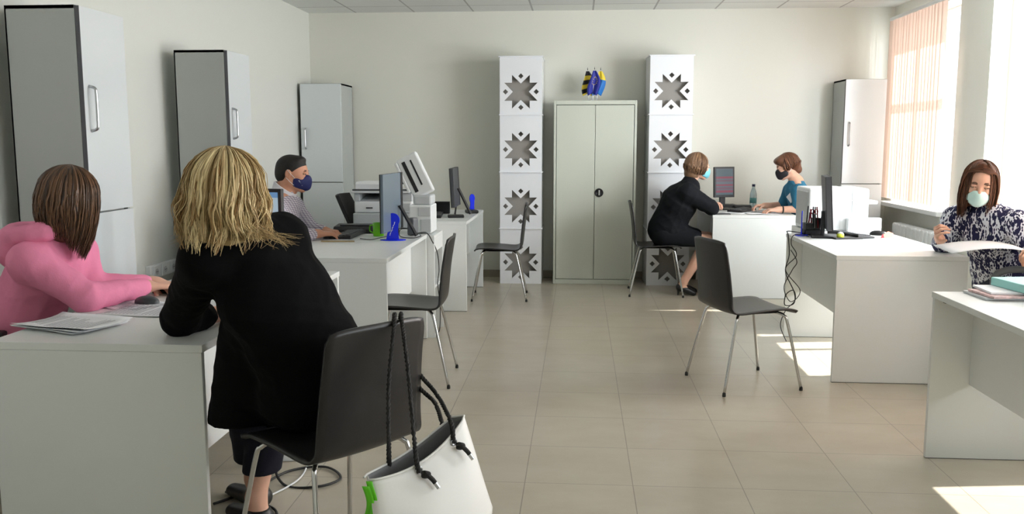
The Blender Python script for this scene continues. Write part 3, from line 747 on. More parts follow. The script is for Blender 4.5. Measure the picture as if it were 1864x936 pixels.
# folder pile at the far right
slab('turquoise_folder', 'thick turquoise folder lying on top of papers at the right edge', 'folder', (1.985, 3.86, .782), R(8), .36, .27, .035, M['cyanp'], .004)
for k, (x, y, a, m, lb) in enumerate(((1.93, 3.86, 2, 'paper', 'bottom magazine of the pile under the turquoise folder'), (1.93, 3.85, 6, 'orange', 'reddish printed magazine in the middle of the pile under the turquoise folder'), (1.94, 3.86, -3, 'paper', 'topmost white paper stack directly below the turquoise folder'))):
    slab('magazine', lb, 'magazine', (x, y, .751+k*.0105), R(a), .52-.03*k, .20-.0*k, .0095, [M['lgrey'], mat('magazine_cover', rgb(214, 180, 178), .4, noise=(40, .3)), M['paper']][k], .001)
# ------------------------------------------------------------------ left foreground desk things
sheet('paper_sheet', 'lowest printed sheet of the near pile on the left foreground desk', 'paper', (-1.80, 2.98, .751), R(68), .23, .32, .006, seed=11)
sheet('paper_sheet', 'middle printed sheet of the near pile on the left foreground desk', 'paper', (-1.79, 2.97, .7555), R(72), .23, .32, .008, seed=12)
sheet('paper_sheet', 'topmost printed sheet of the near pile on the left foreground desk', 'paper', (-1.785, 2.975, .760), R(76), .23, .32, .010, seed=13)
sheet('paper_sheet', 'single printed sheet beyond the near pile, reaching to the blonde woman\'s elbow', 'paper', (-1.655, 3.26, .752), R(84), .21, .297, .001, seed=14)
sheet('paper_sheet', 'printed sheet under the pink woman\'s forearm', 'paper', (-1.76, 3.38, .7505), R(60), .21, .297, .001, seed=15)
t = empty('desk_telephone', 'black desk telephone with raised handset behind the woman in pink', 'telephone', (-1.845, 4.27, .75), R(-60))
MB().prism([(-.09, 0), (.09, 0), (.09, .06), (-.09, .03)], -.08, .08, 'x').build('phone_base', M['black'], t, bevel=.008)
MB().tube([(-.04, .03, .05), (-.035, .05, .12), (-.03, .06, .17)], .016, 10, rs=[.016, .014, .018]).build('antenna', M['black'], t, smooth=True)
slab('black_box', 'small flat black box beyond the mouse on the left foreground desk', 'box', (-1.68, 3.72, .75), R(-8), .16, .09, .045, M['black'], .01)
# wall sockets
t = empty('socket_strip', 'white wall trunking with a row of power sockets low on the left wall', 'socket', (XL, 5.46, .52))
MB().box(0, .035, 0, .62, 0, .085).build('trunking', M['white'], t, bevel=.004)
for k in range(5):
    y = .07+k*.12; s = MB().box(.035, .042, y-.04, y+.04, .004, .081).build('socket', M['white'], t, bevel=.004)
    MB().lathe([(.001, .001), (.019, .001), (.020, .003), (.021, .0035)], 18, X=Matrix.Translation((.0415, y, .0425)) @ Matrix.Rotation(R(90), 4, 'Y')).build('recess', M['lgrey'], s)
    for e in (-.008, .008): MB().box(.0425, .046, y+e-.003, y+e+.003, .039, .046).build('contact', M['dgrey'], s)
# ------------------------------------------------------------------ cables
def cable(label, pts, r=.003, m=None, n=8):
    o = MB().tube(spline(pts, n), r, 6).build('power_cable', m or M['black'], smooth=True); return tag(o, label, 'cable')
cable('thin black cable hanging in tangled loops from the right desk', [(1.60, 6.36, .757), (1.47, 6.36, .775), (1.458, 6.30, .75), (1.46, 6.26, .62), (1.44, 6.26, .50), (1.50, 6.24, .36), (1.50, 6.24, .28), (1.44, 6.24, .27), (1.45, 6.26, .34), (1.50, 6.26, .37), (1.51, 6.25, .30), (1.45, 6.25, .23), (1.42, 6.26, .12), (1.46, 6.24, .01)], .0035)
cable('second thin black cable crossing the loops below the right desk', [(1.57, 6.18, .757), (1.475, 6.20, .765), (1.462, 6.22, .70), (1.50, 6.22, .62), (1.43, 6.22, .52), (1.53, 6.2, .38), (1.47, 6.2, .30), (1.42, 6.2, .40), (1.47, 6.2, .52), (1.50, 6.2, .58), (1.46, 6.22, .66)], .003)
cable('thin black cable hanging inside the printer stand on the left', [(-1.16, 6.05, .757), (-1.06, 6.08, .775), (-1.03, 6.19, .70), (-1.012, 6.30, .60), (-1.005, 6.32, .48), (-1.012, 6.30, .38), (-1.0, 6.32, .22), (-1.0, 6.30, .06), (-1.02, 6.28, .005)], .0035)
cable('thin black cable lying from the keyboard across the masked man\'s desk', [(-1.46, 5.84, .755), (-1.38, 5.80, .754), (-1.34, 5.90, .754), (-1.31, 6.04, .754), (-1.3, 6.3, .754)], .0028)
cable('curled black cable beside the grey upright box on the masked man\'s desk', [(-1.17, 6.10, .80), (-1.24, 6.12, .79), (-1.22, 6.0, .756), (-1.12, 5.9, .755), (-1.08, 6.0, .757), (-1.10, 6.1, .756)], .0028)
cable('thick black cable coiled on the floor under the blonde woman\'s chair', [(-1.30, 3.9, .33), (-1.27, 3.55, .10), (-1.20, 3.42, .008), (-1.05, 3.40, .008), (-.98, 3.50, .008), (-1.08, 3.62, .008), (-1.22, 3.56, .008), (-1.30, 3.35, .008), (-1.4, 3.2, .008)], .0055)
cable('thick black cable curving on the floor beside the left foreground desk', [(-1.40, 3.32, .008), (-1.22, 3.22, .008), (-1.13, 3.14, .008), (-1.12, 3.0, .008), (-1.2, 2.88, .008)], .0055)
cable('thin white cable on the floor under the left foreground desk', [(-1.32, 3.10, .006), (-1.22, 3.28, .006), (-1.15, 3.5, .006), (-1.2, 3.8, .006)], .004, M['white'])
slab('power_brick', 'white and blue power block on the floor under the left foreground desk', 'adapter', (-1.27, 3.72, 0), R(10), .09, .06, .14, M['white'], .006)

# ------------------------------------------------------------------ tote bag
BL_, BR_ = Vector((-.560, 2.25, .505)), Vector((-.333, 2.48, .615))
dirx = (BR_-BL_); nrm = Vector((dirx.y, -dirx.x, 0)).normalized()   # towards the viewer
t = empty('tote_bag', 'white leatherette tote bag with black rope handles hung on the foreground chair', 'bag', (-.42, 2.36, .20))
off = Vector((-.42, 2.36, .20))
dn = Vector((.045, .0, -1)).normalized()
def bagpt(u, v, side):
    top = BL_.lerp(BR_, u)-Vector((0, 0, .03*math.sin(u*PI)))
    bl = Vector((-.515, 2.19, .235)); br = Vector((-.250, 2.47, .345))
    bot = bl.lerp(br, u)
    p = top.lerp(bot, v)
    bulge = .012+.06*math.sin(min(1, v*1.05)*PI*.55)*max(0, math.sin(u*PI))**.6
    edge = max(0, math.sin(u*PI))**.5
    op = .030*edge*(1-v)**2
    q = p+nrm*side*(bulge+op)
    q.z += .004*math.sin(u*14+v*5)*v
    return q-off
ob = MB(); ring = 44
def loop(i, v):
    k = i/ring
    return bagpt(k*2, v, 1) if k <= .5 else bagpt(2-k*2, v, -1)
vs = []; fs = []; nv = 20
for j in range(nv+1):
    for i in range(ring): vs.append(loop(i, j/nv))
for j in range(nv):
    for i in range(ring): fs.append((j*ring+i, j*ring+(i+1) % ring, (j+1)*ring+(i+1) % ring, (j+1)*ring+i))
fs.append([nv*ring+i for i in range(ring)])
ob.add(vs, fs); body = ob.build('bag_body', [M['bag'], M['baglin']], t, smooth=True)
k = body.modifiers.new('thickness', 'SOLIDIFY'); k.thickness = .003; k.offset = -1; k.material_offset = 1; k.material_offset_rim = 0
MB().tube([Vector(loop(i, 0.0)) for i in range(ring+1)], .0035, 6).build('rim_piping', M['bag'], t, smooth=True)
def rope(pts, tail, name='rope_handle'):
    c = spline([Vector(p)-off for p in pts], 14); s = MB()
    L_ = 0; prev = c[0]; ph = []
    for p in c: L_ += (p-prev).length; ph.append(L_); prev = p
    for q in range(3):
        pp = []
        for p, l_ in zip(c, ph):
            i = c.index(p); tg = (c[min(i+1, len(c)-1)]-c[max(i-1, 0)]).normalized(); u = tg.cross(Vector((0, 1, .1))).normalized(); v_ = tg.cross(u)
            a = l_*190+q*2*PI/3; pp.append(p+(u*math.cos(a)+v_*math.sin(a))*.0036)
        s.tube(pp, .0042, 6)
    return s.build(name, M['rope'], t, smooth=True)
g1_ = bagpt(.42, .06, 1)+off; g2_ = bagpt(.80, .07, 1)+off
rope([g1_+Vector((0, -.005, -.004)), g1_+Vector((-.012, .012, .06)), (-.492, 2.50, .74), (-.533, 2.625, .856), (-.545, 2.67, .870), (-.560, 2.72, .80), (-.535, 2.765, .70), (-.500, 2.772, .645), (-.445, 2.71, .61), g2_+Vector((-.014, .04, .05)), g2_+Vector((0, -.004, 0))], 0)
gb = bagpt(.30, .03, -1)+off
rope([gb, gb+Vector((-.002, .01, .05)), (-.545, 2.48, .70), (-.552, 2.605, .856), (-.562, 2.655, .870), (-.575, 2.71, .80), (-.545, 2.765, .68), (-.51, 2.775, .61), (-.45, 2.72, .575), bagpt(.86, .02, -1)+off], 0)
for g in (g1_, g2_):
    X = Matrix.Translation(g-off) @ nrm.to_track_quat('Z', 'Y').to_matrix().to_4x4()
    MB().lathe([(.005, .0), (.011, .0), (.0125, .002), (.011, .0035), (.005, .0035), (.005, 0)], 20, X=X).build('eyelet', M['alu'], t, smooth=True)
    kn = MB(); c = g-off+nrm*.012+Vector((.012, 0, -.008))
    kn.tube(spline([c+Vector((-.008, 0, .004)), c+Vector((0, -.008, .008)), c+Vector((.008, 0, .002)), c+Vector((0, .006, -.006)), c+Vector((-.006, -.004, -.002)), c+Vector((.006, -.006, 0)), c+Vector((.018, -.002, -.012)), c+Vector((.026, -.002, -.022))], 6), .0068, 8)
    kn.build('knot', M['rope'], t, smooth=True)
    MB().tube([c+Vector((.026, -.002, -.022)), c+Vector((.036, -.002, -.036))], .006, 10).build('rope_tip', M['alu'], t)
s = MB()
def rib(u, v):
    p = bagpt(.0, .0, 1)+Vector((-.004+.010*math.sin(v*7)+(u-.5)*.020, -.012-.008*math.cos(v*6), -.01-v*.20))
    return p
s.grid(rib, 4, 24); s.build('green_ribbon', M['ribbon'], t, smooth=True, solid=.001)
s = MB()
s.grid(lambda u, v: bagpt(.0, .0, 1)+Vector((.012*math.sin(v*PI)+.004+(u-.5)*.017, -.014-.004*math.sin(v*9), .002-v*.12)), 4, 20); s.build('green_ribbon', M['ribbon'], t, smooth=True, solid=.001)

# ------------------------------------------------------------------ people: smooth implicit bodies turned into one continuous mesh
class Vol:
    def __init__(s, lo, hi, h):
        s.lo = np.array(lo, dtype=np.float32); s.h = h
        s.n = np.ceil((np.array(hi)-np.array(lo))/h).astype(int)+1
        s.D = np.full(s.n, 9.0, np.float32); s.M = np.zeros(s.n, np.uint8)
    def _sub(s, lo, hi, pad):
        a = np.maximum(np.floor((np.array(lo)-pad-s.lo)/s.h).astype(int), 0); b = np.minimum(np.ceil((np.array(hi)+pad-s.lo)/s.h).astype(int)+1, s.n)
        if np.any(b <= a): return None, None
        ax = [s.lo[i]+s.h*np.arange(a[i], b[i], dtype=np.float32) for i in range(3)]
        g = np.meshgrid(*ax, indexing='ij')
        return tuple(slice(a[i], b[i]) for i in range(3)), g
    def _mix(s, sl, d, k, mi, sub):
        D = s.D[sl]
        if sub:
            d = -d; h = np.clip(.5-.5*(D-d)/k, 0, 1); s.D[sl] = D*(1-h)+d*h+k*h*(1-h)
            if mi is not None: M_ = s.M[sl]; M_[(d > D-.002)] = mi
        else:
            if mi is not None: M_ = s.M[sl]; M_[d < D] = mi
            h = np.clip(.5+.5*(D-d)/k, 0, 1); s.D[sl] = D*(1-h)+d*h-k*h*(1-h)
    def cone(s, a, b, ra, rb, k=.015, mi=None, sub=False, lat=None, asp=1.0):
        a = np.array(a, np.float32); b = np.array(b, np.float32); R_ = max(ra, rb)*max(asp, 1)
        sl, g = s._sub(np.minimum(a, b)-R_, np.maximum(a, b)+R_, k*2+.012)
        if sl is None: return s
        p = [g[i]-a[i] for i in range(3)]; ba = b-a; L2 = float(ba@ba)+1e-9
        t = np.clip(sum(p[i]*ba[i] for i in range(3))/L2, 0, 1); q = [p[i]-t*ba[i] for i in range(3)]
        if lat is not None:
            lat = np.array(lat, np.float32); lat = lat/np.linalg.norm(lat); c = sum(q[i]*lat[i] for i in range(3)); f = (1/asp-1)
            q = [q[i]+c*f*lat[i] for i in range(3)]
        d = np.sqrt(sum(x*x for x in q))-(ra+(rb-ra)*t)
        s._mix(sl, d, k, mi, sub); return s
    def ell(s, c, r, ax=None, k=.015, mi=None, sub=False):
        c = np.array(c, np.float32); R_ = max(r); sl, g = s._sub(c-R_, c+R_, k*2+.012)
        if sl is None: return s
        p = [g[i]-c[i] for i in range(3)]
        if ax is not None: p = [sum(p[i]*float(u[i]) for i in range(3)) for u in ax]
        k0 = np.sqrt(sum((p[i]/r[i])**2 for i in range(3)))+1e-6; k1 = np.sqrt(sum((p[i]/r[i]**2)**2 for i in range(3)))+1e-6
        s._mix(sl, k0*(k0-1)/k1, k, mi, sub); return s
    def plane(s, pt, nrm_, k=.004, lo=None, hi=None):      # keeps the side opposite to the normal
        lo = s.lo if lo is None else lo; hi = s.lo+s.h*s.n if hi is None else hi
        sl, g = s._sub(lo, hi, 0); n_ = np.array(nrm_, np.float32); n_ = n_/np.linalg.norm(n_)
        d = sum((g[i]-pt[i])*n_[i] for i in range(3)); D = s.D[sl]
        s.D[sl] = np.maximum(D, d); return s
    def wrinkle(s, amp, fr, seed=0, lo=None, hi=None):
        rr = np.random.RandomState(seed); idx = np.nonzero(np.abs(s.D) < .03)
        P_ = np.stack([s.lo[i]+s.h*idx[i] for i in range(3)], 1)
        v = np.zeros(len(P_), np.float32)
        for _ in range(6):
            d = rr.normal(size=3); d[2] *= .8; d /= np.linalg.norm(d); f = fr*rr.uniform(.6, 1.7)
            w2 = rr.normal(size=3); w2 /= np.linalg.norm(w2)
            v += (1-np.abs(np.sin(P_@d*f+1.5*np.sin(P_@w2*f*.5+rr.uniform(0, 6)))))**1.5
        s.D[idx] -= amp*(v/6-.35); return s
    def mesh(s, name, mats, parent=None, sm=2):
        D = s.D; ins = D < 0; nx, ny, nz = D.shape
        acc = ins[:-1, :-1, :-1].astype(np.int8)
        for dx in (0, 1):
            for dy in (0, 1):
                for dz in (0, 1):
                    if dx+dy+dz: acc = acc+ins[dx:nx-1+dx, dy:ny-1+dy, dz:nz-1+dz]
        cells = np.argwhere((acc > 0) & (acc < 8)); cid = np.full((nx-1, ny-1, nz-1), -1, np.int32); cid[tuple(cells.T)] = np.arange(len(cells))
        pos = np.zeros((len(cells), 3)); cnt = np.zeros(len(cells))
        crn = [(0, 0, 0), (1, 0, 0), (0, 1, 0), (1, 1, 0), (0, 0, 1), (1, 0, 1), (0, 1, 1), (1, 1, 1)]
        V_ = [D[tuple((cells+c).T)] for c in crn]
        for i in range(8):
            for j in range(i+1, 8):
                dd = [abs(crn[i][q]-crn[j][q]) for q in range(3)]
                if sum(dd) != 1: continue
                m = (V_[i] < 0) != (V_[j] < 0); t = V_[i]/(V_[i]-V_[j]+1e-12)
                a = np.array(crn[i], float); b = np.array(crn[j], float)
                pos[m] += a+(b-a)*t[m, None]; cnt[m] += 1
        pos = (cells+pos/cnt[:, None])*s.h+s.lo
        quads = []
        for ax in range(3):
            o1, o2 = [(1, 2), (2, 0), (0, 1)][ax]
            e = np.zeros(3, int); e[ax] = 1
            A = ins[:nx-e[0], :ny-e[1], :nz-e[2]]; B = ins[e[0]:, e[1]:, e[2]:]
            ed = np.argwhere(A != B)
            ok = (ed[:, o1] > 0) & (ed[:, o2] > 0) & (ed[:, o1] < s.n[o1]-1) & (ed[:, o2] < s.n[o2]-1); ed = ed[ok]
            fl = A[tuple(ed.T)]
            u = np.zeros(3, int); v = np.zeros(3, int); u[o1] = 1; v[o2] = 1
            q = np.stack([cid[tuple((ed-u-v).T)], cid[tuple((ed-v).T)], cid[tuple(ed.T)], cid[tuple((ed-u).T)]], 1)
            q[~fl] = q[~fl][:, ::-1]; quads.append(q)
        F_ = np.concatenate(quads); F_ = F_[(F_ >= 0).all(1)]
        for _ in range(sm):
            sumv = np.zeros_like(pos); c = np.zeros(len(pos))
            for a, b in ((0, 1), (1, 2), (2, 3), (3, 0)):
                for x, y in ((a, b), (b, a)):
                    for ch in range(3): sumv[:, ch] += np.bincount(F_[:, x], weights=pos[F_[:, y], ch], minlength=len(pos))
                    c += np.bincount(F_[:, x], minlength=len(pos))
            pos = pos*.5+.5*sumv/np.maximum(c, 1)[:, None]
        org = np.array(parent.location) if parent is not None else np.zeros(3)
        me = bpy.data.meshes.new(name)
        me.vertices.add(len(pos)); me.vertices.foreach_set('co', (pos-org).astype(np.float32).ravel())
        me.loops.add(len(F_)*4); me.loops.foreach_set('vertex_index', F_.astype(np.int32).ravel())
        me.polygons.add(len(F_)); me.polygons.foreach_set('loop_start', np.arange(0, len(F_)*4, 4, dtype=np.int32))
        me.polygons.foreach_set('loop_total', np.full(len(F_), 4, np.int32))
        for m in mats: me.materials.append(m)
        mi = s.M[tuple(cells.T)][F_[:, 0]]
        me.polygons.foreach_set('material_index', np.minimum(mi, len(mats)-1).astype(np.int32)); me.update(calc_edges=True); me.validate()
        me.shade_smooth()
        o = bpy.data.objects.new(name, me); COL.objects.link(o)
        if parent is not None: o.parent = parent
        return o
def V3(*a): return np.array(a, float)
def unit(v): v = np.array(v, float); return v/np.linalg.norm(v)
class Head:
    """frame of a head: yaw 0 looks to +y, positive turns left; pitch negative looks down"""
    def __init__(s, c, yaw, pitch=0, roll=0, sc=1.0):
        m = Matrix.Rotation(R(yaw), 3, 'Z') @ Matrix.Rotation(R(pitch), 3, 'X') @ Matrix.Rotation(R(roll), 3, 'Y')
        s.c = np.array(c, float); s.r = np.array(m @ Vector((1, 0, 0))); s.f = np.array(m @ Vector((0, 1, 0))); s.u = np.array(m @ Vector((0, 0, 1))); s.s = sc
    def P(s, r_, f_, u_): return s.c+(s.r*r_+s.f*f_+s.u*u_)*s.s
    @property
    def ax(s): return (s.r, s.f, s.u)
def add_head(V, H, neck, nr=.052, sk=0, mlip=1, meye=2, mbrow=3, male=False):
    e = lambda c, r, k=.012, mi=sk, sub=False: V.ell(H.P(*c), [x*H.s for x in r], H.ax, k, mi, sub)
    cn = lambda a, b, ra, rb, k=.012, mi=sk: V.cone(H.P(*a), H.P(*b), ra*H.s, rb*H.s, k, mi)
    e((0, -.012, .028), (.074, .094, .082), .02); e((0, .030, -.012), (.062, .062, .085), .03)
    e((0, .052, -.070), (.040, .034, .038), .025); cn((-.05, .0, -.055), (-.012, .070, -.096), .022, .017, .02); cn((.05, .0, -.055), (.012, .070, -.096), .022, .017, .02)
    e((0, .074, -.096), (.017, .014, .013), .012)
    for sx in (-1, 1):
        e((sx*.034, .098, .002), (.017, .016, .013), .012, None, True)
        e((sx*.032, .079, .0), (.0125, .0115, .010), .004, meye)
        e((sx*.033, .0845, .008), (.016, .010, .006), .004, sk); e((sx*.033, .082, -.008), (.014, .009, .004), .004, sk)
        e((sx*.034, .088, .022), (.019, .006, .0035), .004, mbrow)
        e((sx*.038, .066, -.030), (.020, .020, .018), .02)
        e((sx*.077, -.008, -.006), (.007, .019, .030), .006); e((sx*.083, -.004, -.004), (.004, .010, .018), .004, None, True)
    cn((0, .088, .006), (0, .108, -.026), .008, .011, .010); e((0, .102, -.033), (.016, .011, .008), .006)
    e((0, .088, -.055), (.023, .011, .006), .005, mlip); e((0, .086, -.066), (.020, .011, .007), .005, mlip)
    V.cone(H.P(0, -.022, -.05), neck, nr*H.s, (nr+.006)*H.s, .03, sk)
def add_hand(V, wrist, d, palm, side, curl=35, sc=1.0, mi=0, spread=5, thumb=40):
    """d: towards the knuckles, palm: out of the palm, side: +1 if the thumb lies at d x palm"""
    d = unit(d); palm = np.array(palm, float); palm = unit(palm-d*(palm@d)); a = unit(np.cross(d, palm))*side   # a: to the thumb
    W = np.array(wrist, float); kb = []
    V.cone(W-d*.03*sc, W+d*.012*sc, .026*sc, .026*sc, .012, mi, lat=a, asp=1.15)
    for i, off in enumerate((.030, .010, -.010, -.029)):
        k_ = W+d*(.088, .092, .087, .078)[i]*sc+a*off*sc-palm*.002*sc; kb.append(k_)
        V.cone(W+d*.012*sc+a*off*.55*sc, k_, .016*sc, .0115*sc, .010, mi)
    for i, k_ in enumerate(kb):
        L_ = np.array([(.042, .026, .021), (.046, .030, .022), (.043, .027, .021), (.034, .020, .018)][i])*sc
        ang = 0; dirv = unit(d+a*math.tan(R((1.5-i)*spread))); p = k_; r0 = .0092*sc*(1, 1, .96, .86)[i]
        for j in range(3):
            ang += R(curl*(.8, 1.1, .75)[j]*(1+.12*i)); v = dirv*math.cos(ang)+palm*math.sin(ang); q = p+v*L_[j]
            V.cone(p, q, r0*(1-.07*j), r0*(.93-.09*j), .003, mi); p = q
    b = W+d*.022*sc+a*.024*sc; v1 = unit(d*math.cos(R(thumb))+a*math.sin(R(thumb))+palm*.35); p1 = b+v1*.040*sc
    v2 = unit(v1+palm*.35+d*.35); p2 = p1+v2*.032*sc; p3 = p2+unit(v2+palm*.25+d*.3)*.025*sc
    V.cone(b, p1, .015*sc, .0115*sc, .008, mi); V.cone(p1, p2, .011*sc, .0098*sc, .004, mi); V.cone(p2, p3, .0098*sc, .008*sc, .003, mi)

def strands(name, H, mat_, n, fn, r=.0022, seg=16, parent=None, sides=4, seed=1):
    """fn(rng, k) -> control points in head-frame coordinates (list) , tone, radius factor"""
    rnd = random.Random(seed); vs = []; fs = []; tone = []
    org = np.array(parent.location)
    for k in range(n):
        res = fn(rnd, k)
        if res is None: continue
        pts, tn, rf = res
        sp = spline([tuple(H.P(*p)) for p in pts], max(2, seg//(len(pts)-1))); m = len(sp); base = len(vs)
        u = None
        for i, p in enumerate(sp):
            tg = (sp[min(i+1, m-1)]-sp[max(i-1, 0)]).normalized()
            if u is None: u = tg.cross(Vector((.3, .5, .8))).normalized()
            u = (u-tg*u.dot(tg)).normalized(); v = tg.cross(u); t = i/(m-1); rr = r*rf*(.55+.45*math.sin(PI*min(1, t*2)*.5))*(1-.85*max(0, t-.6)/.4)
            for q in range(sides):
                a = 2*PI*q/sides; o = p+(u*math.cos(a)*1.6+v*math.sin(a)*.7)*rr-Vector(org); vs.append(tuple(o)); tone.append(max(0, min(1, tn+.12*math.sin(t*9+k))))
        for i in range(m-1):
            for q in range(sides): fs.append((base+i*sides+q, base+i*sides+(q+1) % sides, base+(i+1)*sides+(q+1) % sides, base+(i+1)*sides+q))
    me = bpy.data.meshes.new(name); me.from_pydata(vs, [], fs); me.update(); me.materials.append(mat_)
    at = me.attributes.new('tone', 'FLOAT', 'POINT'); at.data.foreach_set('value', np.array(tone, np.float32)); me.shade_smooth()
    o = bpy.data.objects.new(name, me); COL.objects.link(o); o.parent = parent; return o
def hair_cap(V, H, r=(.088, .106, .094), c=(0, -.016, .032), front=.06, low=-.06):
    V.ell(H.P(*c), [x*H.s for x in r], H.ax, .01, 0)
    # cut free the face
    V.ell(H.P(0, .135, -.035), [x*H.s for x in (.085, .085, .105)], H.ax, .012, None, True)
def falling(H, rx, ry, top, length, wave=0.0, wl=2.2, flick=0.0, face=62, lay=.02, jit=.006, ang_lo=0, part=0.0, inward=0.0, drop=None, clump=0):
    crn_ = random.Random(77); cl = [(crn_.uniform(0, 360), crn_.uniform(0, 6.28), crn_.random()) for _ in range(max(1, clump))]
    """builds a strand function: from the parting over the skull and down; azimuth 0 is the face, +-180 the nape"""
    def fn(rnd, k):
        az = rnd.uniform(face, 360-face) if rnd.random() < .93 else rnd.uniform(face*.75, 360-face*.75)
        cph = None
        if clump:
            q = min(cl, key=lambda c: abs((c[0]-az+180) % 360-180)); az = q[0]+((az-q[0]+180) % 360-180)*.62; cph = q
            if az % 360 < face*.7 or az % 360 > 360-face*.7: return None
        a = R(az); sx, cy = -math.sin(a), math.cos(a)
        l_ = -rnd.random()**2*lay; j = lambda s=1: rnd.uniform(-jit, jit)*s
        L_ = length*(1-rnd.random()*.16) if drop is None else drop(az)*(1-rnd.random()*.14)
        cx, cyy = part, -.012; ph = rnd.uniform(0, 6.28) if cph is None else cph[1]+rnd.uniform(-.5, .5); pts = []
        for i, t in enumerate((.0, .25, .5, .75, 1.0)):            # over the skull
            th = t*PI/2; w_ = wave*.35*t*math.sin(ph+t*3)
            pts.append((cx*(1-t)+sx*(rx+l_)*math.sin(th)+w_*cy+j(t), cyy+cy*(ry+l_)*math.sin(th)+w_*sx+j(t), top*math.cos(th)+.02+(1-t)*0+l_*(1-t)))
        ex, ey = pts[-1][0], pts[-1][1]
        m = 6
        for i in range(1, m+1):
            t = i/m; w_ = wave*math.sin(ph+1.0+t*wl*PI)*(.35+.65*t); fl = (1 if sx > -.1 else .3)*flick*max(0, t-.65)/.35*(.5+rnd.random()*.9)
            sc = 1+(.06*math.sin(t*PI))-inward*t*t
            pts.append((ex*sc+sx*(fl)+w_*cy+j(), ey*sc+cy*fl+w_*sx*1+j(), .02-L_*t+fl*.35))
        return pts, (rnd.random() if cph is None else .38*cph[2]+.62*rnd.random()), rnd.uniform(.6, 1.4)
    return fn
def person(label, loc): return empty('person', label, 'person', loc)
def mask(H, m, parent, straps=True, up=-.012, low=-.105, scale=1.0, marks=None, tucked=0):
    V = Vol(H.c-.17, H.c+.17, .0035)
    V.ell(H.P(0, .040, -.052+tucked), [x*H.s*scale for x in (.068, .078, .060)], H.ax, .01, 0)
    V.cone(H.P(0, .095, -.030+tucked), H.P(0, .095, -.075+tucked), .024*H.s, .022*H.s, .03, 0)
    V.ell(H.P(0, .028, -.05+tucked), [x*H.s for x in (.060, .070, .088)], H.ax, .004, None, True)
    V.plane(H.P(0, .0, up+tucked), unit(H.u*1-H.f*.35)); V.plane(H.P(0, 0, low+tucked), unit(-H.u-H.f*.2)); V.plane(H.P(0, .022, 0), -H.f)
    o = V.mesh('face_mask', [m], parent, 2)
    if straps:
        s = MB(); org = Vector(parent.location)
        for sx in (-1, 1):
            for a, b in (((sx*.064, .035, -.028+tucked), (sx*.082, -.012, .022)), ((sx*.060, .035, -.075+tucked), (sx*.082, -.016, -.028))):
                s.tube([Vector(H.P(*a))-org, Vector(H.P(*((a[0]+b[0])/2+sx*.008, (a[1]+b[1])/2, (a[2]+b[2])/2)))-org, Vector(H.P(*b))-org], .0016, 5)
        s.build('ear_loop', M['white'], o, smooth=True)
    return o
def arm(V, sh, el, wr_, r=(.052, .046, .036), k=.02, mi=0):
    V.cone(sh, el, r[0], r[1], k, mi); V.cone(el, wr_, r[1], r[2], k, mi)
def leg_(V, hip, kn, an, r=(.085, .062, .042), k=.03, mi=0):
    V.cone(hip, kn, r[0], r[1], k, mi); V.cone(kn, an, r[1], r[2], k, mi)
def lerp(a, b, t): return np.array(a, float)*(1-t)+np.array(b, float)*t
def foot_(V, an, d, sc=1.0, mi=0, k=.02):
    an = np.array(an, float); d = unit(d); g = np.array([an[0], an[1], 0])
    V.cone(an, g-d*.02+V3(0, 0, .04), .036*sc, .036*sc, k, mi); V.cone(g-d*.03+V3(0, 0, .036), g+d*.15+V3(0, 0, .024), .034*sc, .022*sc, k, mi, lat=np.cross(d, V3(0, 0, 1)), asp=1.35)

